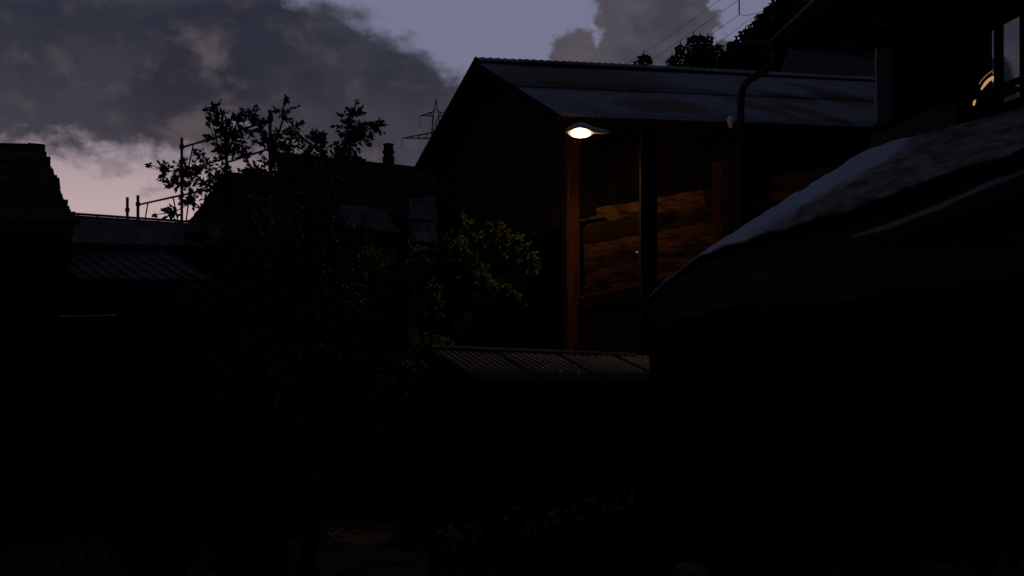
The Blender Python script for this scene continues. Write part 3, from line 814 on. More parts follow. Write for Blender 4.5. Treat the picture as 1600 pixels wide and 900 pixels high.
def roof_house(name, label, A, Bp, C_, Dp, m, nseam, wallm_, depth=3.0, seam=.03, base=0.0, cat='house'):
    """ridge A-Bp, eave Dp-C_, standing seams or sheets as parts, walls under it"""
    h = thing(name, (Dp.x, Dp.y, base), label, cat)
    n_ = (Bp - A).cross(Dp - A).normalized()
    if n_.z < 0: n_ = -n_
    for k in range(nseam):
        u0, u1 = k / nseam, (k + 1) / nseam
        q_ = [Dp.lerp(C_, u0), Dp.lerp(C_, u1), A.lerp(Bp, u1), A.lerp(Bp, u0)]
        b = MB().slab(q_, .03, n_)
        b.bar(q_[1] + n_ * .012, q_[2] + n_ * .012, .035, seam)
        b.build('roof_panel', m, h)
    MB().bar(A + n_ * .03, Bp + n_ * .03, .2, .05).build('ridge_cap', m, h)
    inn = .93
    fa, fb = A.lerp(Dp, inn), Bp.lerp(C_, inn)
    bk = Vector((0, depth, 0))
    b = MB().hexa([Vector((fa.x, fa.y, base - .3)), Vector((fb.x, fb.y, base - .3)), Vector((fb.x + bk.x, fb.y + 2 * depth, base - .3)), Vector((fa.x, fa.y + 2 * depth, base - .3)),
                   fa - n_ * .05, fb - n_ * .05, Vector((fb.x, fb.y + 2 * depth, fb.z - .05)), Vector((fa.x, fa.y + 2 * depth, fa.z - .05))])
    b.build('wall', wallm_, h)
    # far slope
    ea, eb = Vector((A.x, 2 * A.y - Dp.y, Dp.z)), Vector((Bp.x, 2 * Bp.y - C_.y, C_.z))
    MB().slab([A, Bp, eb, ea], .05).build('roof_back_slope', m, h)
    return h
roof_house('low_house', 'low house with dull blue-grey metal roof right of the shingled house', P(60, 332, 31), P(345, 352, 30), P(320, 384, 28.2), P(70, 378, 28.4), M['roof_metal_dull'], 9, M['black_wood'])
roof_house('low_shed', 'lower lean-to roof with slanting seams below the low metal roofed house', P(72, 392, 26.2), P(250, 391, 26.2), P(330, 436, 24.6), P(124, 435, 24.4), M['roof_metal_dull'], 10, M['black_wood'], 1.2, cat='shed')
hM = roof_house('slate_house', 'dark slate roofed house with round chimney pot between tree and barn', P(430, 240, 38), P(690, 268, 38), P(700, 335, 34), P(440, 330, 34), M['roof_dark'], 12, M['black_wood'], 4.0, .02)
hD = roof_house('dark_house', 'black house with straight ridge hidden behind the fruit tree', P(352, 272, 31), P(468, 283, 31), P(470, 370, 28.5), P(283, 362, 28.5), M['roof_black'], 6, M['black_wood'], 2.0, .02)
# chimney
cy = 37.9
b = MB().box(P(607, 266, cy) , (.30, .30, .66)); chm = b.build('chimney', M['brick'], hM)
cpos = P(607, 247, cy)
MB().lathe(cpos, [(.155, 0), (.155, .03), (.12, .07), (.17, .16), (.165, .19), (.13, .22), (.125, .34), (.125, .36)], 12).build('chimney_pot', M['brick'], chm, True)
MB().lathe(cpos + Vector((0, 0, .33)), [(.10, 0), (.15, .03), (.16, .05), (.05, .075)], 12).build('chimney_cap', M['brick'], chm)
vb_ = MB().box(P(556, 252, 37.8), (.30, .3, .25)).build('roof_vent', M['brick'], hM)
MB().slab([P(539, 247, 37.6), P(572, 249.5, 37.6), P(572, 248, 38.1), P(539, 245.5, 38.1)], .05).build('vent_slab', M['brick'], vb_)
MB().bar(P(557, 248, 37.8), P(554, 236, 37.8), .10, .1).build('vent_stub', M['brick'], vb_)
# distant grey roof right, beyond the barn
roof_house('far_house', 'faint grey house beyond the barn roof, under the chalet eave', P(1234, 74, 52), P(1420, 96, 52), P(1430, 140, 48), P(1210, 130, 48), M['plaster'], 6, M['plaster'], 3.0, .02, 6.0)

# sheets and tarpaulins
def sheet(name, label, cat, pts, mat_, nx, ny, amp, parent=None, parts=True, base=None):
    rows = []
    for j in range(ny + 1):
        r = []
        for i in range(nx + 1):
            u, v_ = i / nx, j / ny
            p = pts[0].lerp(pts[1], u).lerp(pts[3].lerp(pts[2], u), v_)
            n1 = mn.noise(Vector((u * 3 + pts[0].x, v_ * 4, 1.3))) + .5 * mn.noise(Vector((u * 8, v_ * 9, pts[0].x)))
            r.append(p + Vector((.2, -1, .2)) * amp * n1)
        rows.append(r)
    return MB().grid(rows)
b = sheet('', '', '', [P(639, 311, 27), P(682, 307, 27.2), P(684, 379, 27.1), P(637, 378, 26.9)], None, 16, 24, .07)
ps = thing('plastic_sheet', (P(660, 345, 27).x, 27.0, 0), 'pale bluish plastic sheet hanging on a frame between tree and barn gable', 'tarpaulin')
b.build('sheet', M['plastic'], ps, True, .006)
MB().bar(P(636, 345.5, 26.85), P(685, 344, 27.0), .02, .035).build('strap', M['black_wood'], ps)
for px_ in (638, 684):
    top = P(px_, 312, 27.1); MB().bar((top.x, 27.15, 0), top + Vector((0, .06, 0)), .06, .06).build('frame_post', M['black_wood'], ps)
b = sheet('', '', '', [P(524, 320, 28), P(600, 326, 28), P(628, 366, 25.8), P(540, 352, 25.8)], None, 18, 12, .10)
tp = thing('tarpaulin', (P(575, 345, 27).x, 26.8, 0), 'bluish tarpaulin sloping over a stack, seen through the tree leaves', 'tarpaulin')
b.build('sheet', M['tarp'], tp, True, .008)
MB().hexa([Vector((x_, y_, 0)) for x_, y_ in ((-3.1, 26.0), (-2.2, 26.0), (-2.6, 27.9), (-3.4, 27.9))] + [P(542, 356, 26.0), P(622, 369, 26.0), P(600, 331, 27.9), P(526, 325, 27.9)]).build('stack', M['black_wood'], tp)
cg = thing('metal_sheet', (P(334, 365, 24).x, 24.0, 0), 'small ribbed bluish metal sheet leaning in the dark left of the tree', 'metal sheet')
rows = []
for j in range(3):
    rows.append([P(322, 376, 24).lerp(P(346, 356, 24), i / 36).lerp(P(324, 379, 23.7).lerp(P(346, 376, 23.7), i / 36), j / 2) + Vector((0, -.02, .01)) * math.cos(2 * math.pi * 6 * i / 36) for i in range(37)])
MB().grid(rows).build('sheet', M['plastic'], cg, True, .004)
MB().bar((P(334, 0, 24).x, 24.05, 0), P(335, 372, 24.05), .07, .07).build('prop', M['black_wood'], cg)
# pale rail at left
rl = thing('hand_rail', (P(137, 493, 20).x, 20, 0), 'thin pale wooden rail on dark posts at lower left', 'railing')
MB().bar(P(94, 494, 20), P(181, 492.4, 20), .04, .022).build('rail', M['batten'], rl)
for px_ in (100, 137, 175):
    p = P(px_, 497, 20.05); MB().bar((p.x, p.y, gz(p.x, p.y) - .2), p, .06, .06).build('post', M['black_wood'], rl)
st = thing('leaning_pole', P(350, 832, 13.5), 'faint thin pole leaning in the dark garden at lower left', 'pole')
MB().tube([P(299, 698, 14.0), P(326, 765, 13.8), P(356, 845, 13.5), P(372, 895, 13.4)], .016, 7).build('shaft', M['black_wood'], st, True)
MB().lathe(P(299, 698, 14.0), [(.018, -.02), (.024, 0), (.014, .02)], 7).build('tip', M['stone'], st)

# ================================================================== SCAFFOLD
def scl(px):                                   # along the scaffold line, plan position under a pixel column
    a = (px - 800) / F; s = (a * 33 + 7.75) / (2.95 + 5 * a); return -7.75 + 2.95 * s, 33 - 5 * s
sc = thing('scaffold', (*scl(284), 0), 'scaffolding poles with braced guard rails against the evening sky', 'scaffold')
def scp(px, py):
    x, y = scl(px); return Vector((x, y, ZC + (450 - py) / F * y))
for (px_, t_) in ((199, 308), (215.5, 305), (284, 215), (354, 196), (422, 172)):
    p = scp(px_, t_); po = MB().tube([(p.x, p.y, 0), tuple(p)], .035 if px_ > 250 else .04, 8).build('pole', M['steel'], sc, True)
    cp = scp(px_, t_ + (20 if px_ < 210 else 14)); MB().tube([cp - Vector((0, 0, .05)), cp + Vector((0, 0, .05))], .06, 8).build('coupler', M['steel'], po)
def frame(pa, ya, pb, yb, lo, braces):
    b = MB(); b.tube([scp(pa, ya), scp(pb, yb)], .026, 6)
    b.tube([scp(pa, ya + lo), scp(pb, yb + lo)], .022, 6)
    for (f0, f1) in braces:
        A_, B_ = scp(pa + (pb - pa) * f0, ya + (yb - ya) * f0), scp(pa + (pb - pa) * f1, ya + (yb - ya) * f1 + lo)
        b.tube([A_, B_], .018, 6)
    b.build('guard_rail', M['steel'], sc, True)
frame(285, 230, 354, 210, 37, ((.25, .13), (.76, .86)))
frame(354, 210, 422, 188, 44, ((.25, .13), (.78, .88)))
frame(216, 320, 284, 305, 42, ((.22, .12), (.80, .92)))
frame(284, 305, 340, 293, 42, ((.22, .12), (.8, .92)))
frame(422, 270, 470, 262, 30, ((.25, .15), (.8, .9)))

# ================================================================== PYLONS AND LINES
def pylon(loc, top, arms, w0, w1, label, ins):
    x0, y0_, zg = loc; r = thing('pylon', (x0, y0_, zg), label, 'pylon', 'lattice power pylons')
    H = top - zg
    b = MB(); peak = arms[0][0] + zg
    def hw(z): t = min(1, z / (arms[0][0] + .0)); return w0 + (w1 - w0) * t
    lv = list(np.linspace(0, arms[0][0], 11))
    for sx, sy in ((-1, -1), (1, -1), (1, 1), (-1, 1)):
        b.tube([(x0 + sx * hw(z), y0_ + sy * hw(z), zg + z) for z in lv] + [(x0, y0_, top)], .09, 4)
    for i in range(10):
        a_, c_ = hw(lv[i]), hw(lv[i + 1])
        for (ax, ay, bx, by) in ((-1, -1, 1, -1), (1, -1, 1, 1), (1, 1, -1, 1), (-1, 1, -1, -1)):
            b.tube([(x0 + ax * a_, y0_ + ay * a_, zg + lv[i]), (x0 + bx * c_, y0_ + by * c_, zg + lv[i + 1])], .05, 4)
            b.tube([(x0 + bx * a_, y0_ + by * a_, zg + lv[i]), (x0 + ax * c_, y0_ + ay * c_, zg + lv[i + 1])], .05, 4)
    for q in (.35, .7):
        zq = arms[0][0] + (H - arms[0][0]) * q; e = hw(99) * (1 - q)
        b.tube([(x0 - e, y0_ - e, zg + zq), (x0 + e, y0_ - e, zg + zq), (x0 + e, y0_ + e, zg + zq), (x0 - e, y0_ + e, zg + zq), (x0 - e, y0_ - e, zg + zq)], .04, 4)
    b.build('tower', M['pylon'], r)
    tips = []
    for (za, la, hg) in arms:
        for sx in (-1, 1):
            b = MB(); tip = Vector((x0 + sx * la, y0_, zg + za)); w = hw(za)
            for sy in (-1, 1):
                b.tube([(x0 + sx * w * .8, y0_ + sy * w, zg + za), tip], .08, 4)
                b.tube([(x0 + sx * w * .8, y0_ + sy * w, zg + za + hg), tip], .08, 4)
                for t0 in (.25, .5, .75):
                    A_ = Vector((x0 + sx * w * .8, y0_ + sy * w, zg + za)).lerp(tip, t0); B_ = Vector((x0 + sx * w * .8, y0_ + sy * w, zg + za + hg)).lerp(tip, t0 - .12)
                    b.tube([A_, B_], .05, 4)
            b.build('cross_arm', M['pylon'], r)
            b = MB(); n = 7
            b.tube([tip, tip - Vector((0, 0, ins))], .05, 5)
            for k in range(n):
                b.lathe(tip - Vector((0, 0, ins * (.25 + .7 * k / n))), [(.05, -.03), (.11, 0), (.05, .03)], 8)
            b.build('insulator', M['pylon'], r); tips.append(tip - Vector((0, 0, ins)))
    return r, tips
PD = 300
tp_ = P(681, 155, PD); z1 = P(0, 181, PD).z; z2 = P(0, 216, PD).z
_, tipsA = pylon((tp_.x, PD, 0), tp_.z, ((z1, (681 - 656) / F * PD, .9), (z2, (688 - 635) / F * PD, 1.2)), 3.2, .62, 'distant lattice pylon with stepped cross arms left of the barn roof', 2.4)
QD = 120
ib = P(1155, 23, QD)
zg2 = hill(ib.x + 5.5, QD)
aq = ib.z + 2.0 - zg2
_, tipsB = pylon((ib.x + 5.5, QD, zg2), zg2 + aq + 5.5, ((aq + 2.8, 4.0, .9), (aq, 5.5, 1.2)), 2.0, .6, 'nearer pylon in the forest with only one hanging insulator in sight', 2.0)
wl_lab = ['uppermost of the thin power lines rising right above the barn', 'second thin power line, just under the topmost one', 'thin power line fixed to the hanging insulator', 'lowest thin power line, passing below the hanging insulator']
order = [(0, 0), (1, 1), (2, 2), (3, 3)]
lines_ = [(tipsA[0], P(1127, -2, 124)), (tipsA[2], P(1152, 1, 122)), (tipsA[1], tipsB[2]), (tipsA[3], P(1168, 32, 122))]
for k, (a_, b_) in enumerate(lines_):
    pts_ = []
    if k == 2: ext = P(1215, 2, 95)
    else:
        e2 = P(1300, -120 + k * 20, 80); ext = e2
    for i in range(41):
        t = i / 40; p = a_.lerp(b_, t); p.z -= 4 * 5.0 * t * (1 - t); pts_.append(p)
    for i in range(1, 11):
        t = i / 10; p = b_.lerp(ext, t); p.z -= 4 * .35 * t * (1 - t); pts_.append(p)
    tag(MB().tube(pts_, .022, 4).build('power_line', M['pylon'], None), wl_lab[k], 'power line', 'power lines')

# ================================================================== CONIFERS
def conifer_mesh(seed):
    r = random.Random(seed); b = MB(); Hh = 1.0
    n = 40
    for i in range(n):
        t = i / n; z_ = .06 + .92 * t; rad = (.215 * (1 - t) ** .85 + .030) * r.uniform(.72, 1.18)
        m_ = max(7, int(13 * (1 - t) + 4)); a0 = r.uniform(0, 6.28)
        for k in range(m_):
            if r.random() < .12: continue
            a = a0 + 6.283 * k / m_ + r.uniform(-.25, .25); L_ = rad * r.uniform(.65, 1.2)
            ca, sa = math.cos(a), math.sin(a); wd = L_ * r.uniform(.25, .42)
            dr = r.uniform(.22, .55) * L_
            m0 = Vector((0, 0, z_ + .012)); tip = Vector((ca * L_, sa * L_, z_ - dr + .25 * L_ * t))
            md = m0.lerp(tip, .55) + Vector((0, 0, .10 * L_)); sd_ = Vector((-sa, ca, 0)) * wd
            lo = Vector((0, 0, -.35 * wd - .008))
            b.add([m0, md + sd_ + lo, tip, md - sd_ + lo, md], [(0, 1, 4), (1, 2, 4), (2, 3, 4), (3, 0, 4)])
            # hanging twigs
            for q in range(2):
                f_ = r.uniform(.35, .95); p_ = m0.lerp(tip, f_); s_ = sd_ * r.uniform(-.9, .9)
                b.add([p_, p_ + s_ * .9 + Vector((ca, sa, 0)) * .02, p_ + s_ * .5 - Vector((0, 0, r.uniform(.02, .05)))], [(0, 1, 2)])
    b.add([Vector((.016, 0, .93)), Vector((-.014, .010, .93)), Vector((0, -.016, .93)), Vector((0, 0, .995))], [(0, 1, 3), (1, 2, 3), (2, 0, 3)])
    me = bpy.data.meshes.new('crown'); me.from_pydata([tuple(v) for v in b.v], [], b.f); me.validate(); me.update(); me.materials.append(M['needle'])
    return me
CM = [conifer_mesh(s) for s in range(5)]
b = MB().lathe((0, 0, 0), [(.022, -.03), (.016, .3), (.008, .7), (.002, .93)], 6)
TM = bpy.data.meshes.new('trunk'); TM.from_pydata(b.v, [], b.f); TM.validate(); TM.update(); TM.materials.append(M['bark'])
def conifer(x, y, zb, H, label, group, k, fat=1.0):
    t = thing('spruce_tree', (x, y, zb), label, 'tree', group)
    a = random.uniform(0, 6.28); ca, sa = math.cos(a), math.sin(a)
    for nm, me in (('trunk', TM), ('crown', CM[k % 5])):
        piece(nm, me, t, (x, y, zb), ((ca, sa, 0), (-sa, ca, 0), (0, 0, 1)), (H * fat, H * fat, H))
GRP = 'spruces of the forest above the barn'
FL = 'dark spruce within the black forest mass behind the chalet eave'
named = [  # px of the tip, py of the tip, distance, width factor, label
    (1006, 76, 150, 1.5, 'small spruce standing alone above the middle of the barn ridge'),
    (994, 94, 152, 1.2, 'tiny spruce tip just left of the lone spruce above the barn ridge'),
    (1050, 78, 150, .8, 'slim spruce at the left end of the spruce clump'),
    (1063, 60, 146, .9, 'pointed spruce second from the left end of the clump'),
    (1084, 46, 140, 1.2, 'broad tallest spruce in the clump above the barn roof'),
    (1094, 46, 141, 1.0, 'spruce beside the tallest one in the clump'),
    (1106, 48, 140, 1.0, 'spruce with blunt top near the right end of the clump'),
    (1120, 62, 142, 1.0, 'lower spruce on the right slope of the clump'),
    (1141, 59, 138, .65, 'narrow spruce alone in the dip between clump and forest'),
    (1150, 56, 105, 1.1, 'bushy spruce at the lower left edge of the big forest'),
    (1165, 38, 100, 1.1, 'spruce stepping up the left edge of the big forest'),
    (1178, 27, 98, 1.0, 'spruce with ragged side on the forest edge below the power line'),
    (1193, 11, 96, .9, 'pointed spruce on the forest edge near the top of the picture'),
    (1206, -2, 94, 1.0, 'spruce at the top of the picture on the forest edge'),
    (1222, -18, 92, 1.1, 'spruce cut by the top of the picture beside the chalet roof')]
for i, (px_, py_, D_, fat, lab) in enumerate(named):
    p = P(px_, py_, D_); zb = gz(p.x, p.y) - .3
    H = p.z - zb
    conifer(p.x, p.y, zb, H, lab, GRP, i, fat * min(1.3, 13 / max(H, 6)) * 1.05)
for i in range(84):
    if i < 58:
        px_ = random.uniform(1150, 1450); top = 66 - (px_ - 1145) * 1.0 + random.uniform(16, 52); D_ = random.uniform(92, 128)
        if px_ < 1160: top += 15
    else:
        px_ = random.uniform(1052, 1150); top = max(58, 52 + abs(px_ - 1094) * .7) + random.uniform(18, 40); D_ = random.uniform(134, 150)
    top = max(top, -70)
    if 76 <= i: px_ = random.uniform(1132, 1172); top = random.uniform(66, 84); D_ = random.uniform(100, 112)
    p = P(px_, top, D_); zb = gz(p.x, p.y) - .3; H = max(5, p.z - zb)
    conifer(p.x, p.y, zb, H, FL if i < 58 else 'dark spruce filling the middle of the spruce clump above the barn', GRP, i, min(1.3, 13 / max(H, 6)) * 1.35)

# ================================================================== BROADLEAF TREES
def foliage_tree(name, label, cat, base, limbs, leafm, seed, leaf=.07, group=None, base_h=None):
    """limbs: (list of (px,py,D), start radius, twig reach, twigs per metre)"""
    r = np.random.default_rng(seed); t = thing(name, base, label, cat, group)
    tr = MB(); V_, F_ = [], []
    def leafat(p, d, s):
        nonlocal V_, F_
        a = r.normal(size=3); a /= np.linalg.norm(a)
        d = d + r.normal(size=3) * .55 + np.array((0, 0, -.35)); d /= np.linalg.norm(d)
        sd = np.cross(d, a); sd /= np.linalg.norm(sd) + 1e-9; nn = np.cross(sd, d)
        L_ = s * r.uniform(.7, 1.3); w = L_ * r.uniform(.24, .33)
        k = len(V_)
        V_ += [tuple(p), tuple(p + d * L_ * .42 + sd * w + nn * w * .35), tuple(p + d * L_ - nn * L_ * .12), tuple(p + d * L_ * .42 - sd * w + nn * w * .35), tuple(p + d * L_ * .5)]
        F_ += [(k, k + 1, k + 4), (k + 1, k + 2, k + 4), (k + 2, k + 3, k + 4), (k + 3, k, k + 4)]
    for (pts_, r0, reach, dens) in limbs:
        q = [np.array(P(*p_)) if len(p_) == 3 and not isinstance(p_, Vector) else np.array(p_) for p_ in pts_]
        path = []
        for i in range(len(q) - 1):
            n = max(2, int(np.linalg.norm(q[i + 1] - q[i]) / .18))
            for j in range(n):
                path.append(q[i] + (q[i + 1] - q[i]) * j / n + r.normal(size=3) * .018)
        path.append(q[-1])
        n = len(path); tr.tube([tuple(p_) for p_ in path], [max(.006, r0 * (1 - .85 * i / (n - 1))) for i in range(n)], 6)
        if dens <= 0: continue
        Lt = sum(np.linalg.norm(path[i + 1] - path[i]) for i in range(n - 1))
        for k in range(int(Lt * dens * 3.4)):
            f_ = r.uniform(.12, 1.0); i = int(f_ * (n - 1)); p0 = path[i]
            ax = path[min(i + 1, n - 1)] - path[max(i - 1, 0)]; ax /= np.linalg.norm(ax) + 1e-9
            d = r.normal(size=3) + ax * .8 + np.array((0, 0, .25)); d /= np.linalg.norm(d)
            Lw = reach * r.uniform(.3, 1.45) * (1.15 - .55 * f_)
            p1 = p0 + d * Lw * .6; p2_ = p0 + d * Lw + np.array((0, 0, -.10)) * Lw
            if p2_[2] < .3: continue
            tr.tube([tuple(p0), tuple(p1), tuple(p2_)], [.008, .005, .003], 3, False)
            for w in range(int(5 + Lw * 24)):
                h = r.uniform(.15, 1.05); base_p = p0 + (p1 - p0) * min(1, h * 1.6) if h < .62 else p1 + (p2_ - p1) * ((h - .62) / .38)
                leafat(base_p, d, leaf)
        for w in range(10): leafat(path[-1], path[-1] - path[max(0, n - 3)], leaf)
    tr.build('trunk', M['bark'], t, True)
    cr = MB(); cr.v = V_; cr.f = F_
    cr.build('crown', leafm, t)
    return t
D1 = 19.0
tb = P(480, 900, D1); tb = Vector((tb.x, tb.y, gz(tb.x, tb.y)))
fork = P(470, 560, D1)
limbs = [([tuple(tb - Vector((0, 0, .2))), tuple(P(485, 700, D1)), tuple(fork)], .15, .5, 0)]
limbs = [([P(484, 905, D1), P(488, 700, D1), P(470, 560, D1)], .15, .5, 0),
 ([P(470, 560, D1), P(420, 430, D1), P(360, 320, D1), P(354, 240, D1), P(345, 175, D1)], .06, .30, 9),
 ([P(362, 322, D1), P(325, 290, D1 - .2), P(290, 268, D1 - .3), P(235, 258, D1 - .3)], .022, .24, 17),
 ([P(340, 345, D1), P(300, 318, D1 - .4), P(245, 335, D1 - .4)], .018, .16, 13),
 ([P(300, 282, D1 - .3), P(275, 284, D1 - .3), P(262, 282, D1 - .2)], .010, .13, 14),
 ([P(354, 240, D1), P(372, 195, D1), P(398, 166, D1 + .1)], .018, .22, 15),
 ([P(352, 210, D1), P(342, 185, D1), P(333, 164, D1)], .012, .20, 17),
 ([P(354, 262, D1), P(338, 240, D1), P(328, 196, D1)], .010, .16, 6),
 ([P(430, 440, D1), P(410, 330, D1 + .3), P(428, 240, D1 + .3), P(440, 190, D1 + .2), P(447, 158, D1 + .2)], .05, .26, 12),
 ([P(428, 240, D1 + .3), P(410, 205, D1 + .1), P(395, 182, D1)], .014, .22, 16),
 ([P(430, 250, D1 + .3), P(455, 215, D1 + .3), P(470, 190, D1 + .3)], .012, .20, 12),
 ([P(420, 300, D1), P(395, 262, D1), P(385, 232, D1)], .012, .20, 11),
 ([P(455, 420, D1), P(462, 310, D1), P(448, 262, D1), P(430, 232, D1)], .03, .24, 10),
 ([P(420, 300, D1), P(440, 262, D1 + .2), P(470, 246, D1 + .3)], .010, .20, 12),
 ([P(360, 300, D1), P(385, 275, D1 + .1), P(408, 268, D1 + .2)], .010, .18, 13),
 ([P(352, 300, D1), P(322, 262, D1), P(306, 236, D1)], .010, .15, 12),
 ([P(515, 300, D1), P(530, 262, D1), P(545, 238, D1)], .010, .20, 18),
 ([P(475, 540, D1), P(500, 400, D1), P(520, 280, D1 - .2), P(540, 222, D1 - .2), P(556, 160, D1 - .2)], .06, .24, 14),
 ([P(530, 250, D1 - .2), P(560, 210, D1 - .3), P(594, 190, D1 - .3)], .016, .20, 20),
 ([P(515, 290, D1 - .2), P(500, 240, D1), P(490, 208, D1)], .016, .26, 22),
 ([P(505, 300, D1), P(478, 265, D1), P(484, 232, D1)], .014, .27, 19),
 ([P(450, 500, D1), P(400, 420, D1 - .5), P(330, 370, D1 - .6)], .03, .40, 15),
 ([P(440, 470, D1), P(390, 360, D1 - .4), P(370, 300, D1 - .4)], .03, .38, 16),
 ([P(460, 480, D1), P(450, 370, D1 - .6), P(440, 310, D1 - .5)], .03, .38, 16),
 ([P(480, 480, D1), P(500, 380, D1 - .6), P(510, 300, D1 - .5)], .03, .36, 16),
 ([P(440, 520, D1), P(360, 470, D1 - .8), P(280, 450, D1 - .8)], .03, .42, 14),
 ([P(470, 540, D1), P(420, 540, D1 - 1), P(340, 560, D1 - 1.1)], .03, .42, 13),
 ([P(480, 560, D1), P(430, 620, D1 - .9), P(400, 700, D1 - 1)], .03, .40, 12),
 ([P(470, 540, D1), P(540, 430, D1 - .5), P(570, 340, D1 - .4)], .03, .36, 13)]
limbs = [([tuple(p_) for p_ in l[0]], l[1], l[2], l[3]) for l in limbs]
# tuples of world points: wrap so they are not read as pixels
class WP(tuple): pass
_P = P
def P(a, b_=None, c_=None):
    return Vector(a) if b_ is None else _P(a, b_, c_)
def conv(L_): return [([Vector(p_) for p_ in l[0]], *l[1:]) for l in L_]
foliage_tree('fruit_tree', 'tall dark leafy fruit tree silhouetted against the dusk sky in front of the scaffold', 'tree', tb, conv(limbs), M['leaf_dark'], 3)
D2 = 20.5
sb = P(640, 830, D2); sb = Vector((sb.x, sb.y, gz(sb.x, sb.y)))
L2 = [([P(640, 860, D2), P(636, 700, D2), P(630, 560, D2)], .10, .4, 0),
 ([P(630, 560, D2), P(655, 450, D2 + .2), P(690, 395, D2 + .4), P(712, 370, D2 + .5), P(724, 338, D2 + .6)], .035, .20, 11),
 ([P(655, 450, D2 + .2), P(715, 388, D2 + .6), P(770, 362, D2 + .9), P(805, 372, D2 + 1.1), P(828, 400, D2 + 1.1), P(834, 425, D2 + 1.1)], .026, .17, 15),
 ([P(770, 362, D2 + .9), P(790, 385, D2 + 1.0), P(812, 404, D2 + 1.0)], .010, .15, 12),
 ([P(680, 405, D2 + .3), P(735, 422, D2 + .7), P(785, 452, D2 + 1.0), P(820, 475, D2 + 1.1)], .022, .13, 22),
 ([P(722, 392, D2 + .5), P(742, 412, D2 + .7), P(736, 428, D2 + .8)], .010, .15, 14),
 ([P(640, 500, D2), P(680, 450, D2 + .4), P(690, 490, D2 + .5)], .016, .14, 9),
 ([P(630, 560, D2), P(600, 450, D2 - .3), P(580, 390, D2 - .4)], .04, .36, 14),
 ([P(630, 540, D2), P(640, 440, D2 - .3), P(655, 385, D2 + .3)], .04, .30, 15),
 ([P(630, 560, D2), P(560, 500, D2 - .5), P(500, 460, D2 - .7)], .04, .38, 14),
 ([P(630, 570, D2), P(570, 560, D2 - .7), P(505, 540, D2 - .9)], .03, .36, 13),
 ([P(630, 560, D2), P(670, 535, D2 + .2), P(706, 536, D2 + .4)], .03, .18, 16),
 ([P(632, 590, D2), P(600, 600, D2 - .6), P(560, 625, D2 - .8)], .03, .32, 13),
 ([P(634, 600, D2), P(636, 560, D2 + .3), P(660, 570, D2 + .4)], .03, .22, 12),
 ([P(620, 520, D2), P(560, 430, D2 - .5), P(540, 400, D2 - .5)], .03, .34, 12)]
foliage_tree('garden_bush', 'spreading green bush with leaves faintly lit by the street lamp, left of the barn', 'bush', sb, [([Vector(p_) for p_ in l[0]], *l[1:]) for l in L2], M['leaf'], 5, .074)

for (px_, bot, top_, D_, w_, seed, lab) in ((250, 900, 560, 17.5, 90, 11, 'black leafy shrub at lower left below the pale rail'), (395, 900, 600, 17.0, 90, 12, 'black leafy shrub below the fruit tree crown'),
        (560, 790, 600, 24.8, 70, 13, 'dark shrub behind the gravel patch'), (790, 640, 430, 24.3, 60, 14, 'dark shrub at the foot of the barn gable')):
    bz = P(px_, bot, D_); bz.z = gz(bz.x, bz.y); L_ = []
    py0 = 450 - (bz.z - ZC) / D_ * F
    for q in range(9):
        f_ = (q / 8 - .5) * 2
        L_.append(([P(px_ + f_ * 8, py0 + 6, D_), P(px_ + f_ * w_ * .5, (py0 + top_) / 2, D_ + random.uniform(-.5, .3)), P(px_ + f_ * w_, top_ + abs(f_) * 60 + random.uniform(-15, 15), D_ + random.uniform(-.6, .3))], .03, .36, 12))
    foliage_tree('shrub', lab, 'shrub', bz, L_, M['deep_leaf'], seed, .10)

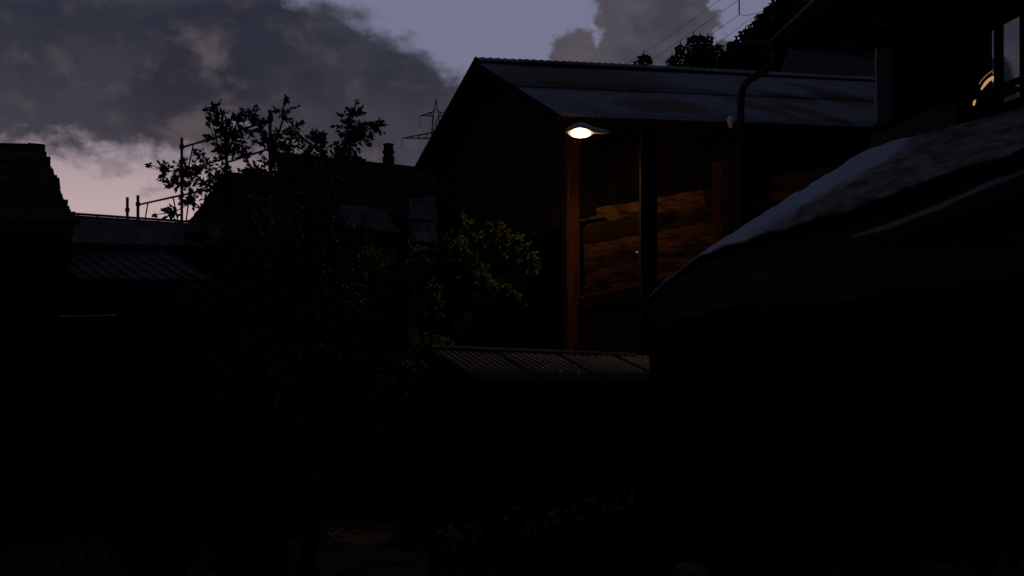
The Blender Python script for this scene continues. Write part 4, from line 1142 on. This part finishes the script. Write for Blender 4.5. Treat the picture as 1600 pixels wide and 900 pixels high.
# ================================================================== GARDEN: gravel, grass, flowers
V_, F_ = [], []
gb = MB()
for k in range(800):
    x = rng.normal(-2.35, .28); y = rng.normal(22.9, .55); s = rng.uniform(.012, .04)
    z = gz(x, y) + s * .3
    gb.add([(x + s, y, z), (x, y + s, z), (x - s, y, z), (x, y - s * .8, z), (x, y, z + s * .8)], [(0, 1, 4), (1, 2, 4), (2, 3, 4), (3, 0, 4)])
tag(gb.build('gravel', M['gravel'], None), 'patch of pale gravel caught by the lamp light', 'gravel', kind='stuff')
gb = MB()
for k in range(9000):
    x = rng.uniform(-5.5, 5.5); y = rng.uniform(7.5, 11.8); z = gz(x, y); h = rng.uniform(.12, .38); a = rng.uniform(0, 6.28)
    dx, dy = math.cos(a) * .012, math.sin(a) * .012; lx, ly = rng.normal(0, .09, 2)
    gb.add([(x - dx, y - dy, z), (x + dx, y + dy, z), (x + lx * .5 + dx * .6, y + ly * .5 + dy * .6, z + h * .6), (x + lx, y + ly, z + h)], [(0, 1, 2), (0, 2, 3)])
tag(gb.build('grass', M['grass'], None), 'long dark meadow grass at the bottom of the picture', 'grass', kind='stuff')
gb = MB(); gs = MB()
for k in range(120):
    px_ = rng.uniform(680, 990); py_ = 845 - (px_ - 680) / 300 * 60 + rng.normal(0, 16); D_ = rng.uniform(8.8, 10.2)
    p = P(px_, py_, D_); s = rng.uniform(.005, .012)
    for q in range(5):
        a = q * 1.2566 + rng.uniform(0, .4)
        gb.add([p, p + Vector((math.cos(a - .4) * s, -.004, math.sin(a - .4) * s)), p + Vector((math.cos(a) * s * 1.6, -.006, math.sin(a) * s * 1.6)), p + Vector((math.cos(a + .4) * s, -.004, math.sin(a + .4) * s))], [(0, 1, 2, 3)])
    gs.tube([(p.x, p.y + .01, gz(p.x, p.y)), tuple(p)], .003, 3, False)
fo = gb.build('flowers', M['flower'], None); tag(fo, 'scattered faint pale flowers on stalks at the bottom', 'flowers', kind='stuff')
tag(gs.build('flower_stalks', M['deep_leaf'], None), 'thin dark flower stalks at the bottom', 'stalks', kind='stuff')
# a few pale stones at the lower right
for k, (px_, py_, s, lab) in enumerate(((1078, 889, .10, 'faint bluish stone at the bottom, right of the flowers'), (1480, 899, .15, 'faint bluish stone cut by the bottom edge at lower right'))):
    p = P(px_, py_, 9.6); me = MB(); rr = random.Random(k)
    me.lathe((p.x, p.y, p.z - s * .5), [(s * .7, -.3), (s * 1.05, .0), (s * .95, s * .4), (s * .5, s * .8), (s * .1, s * .95)], 9, 1.3, .9)
    me.v = [(x + rr.uniform(-.15, .15) * s, y + rr.uniform(-.15, .15) * s, z + rr.uniform(-.12, .12) * s) for x, y, z in me.v]
    tag(me.build('garden_stone', M['stone'], None), lab, 'stone', 'stones in the garden')
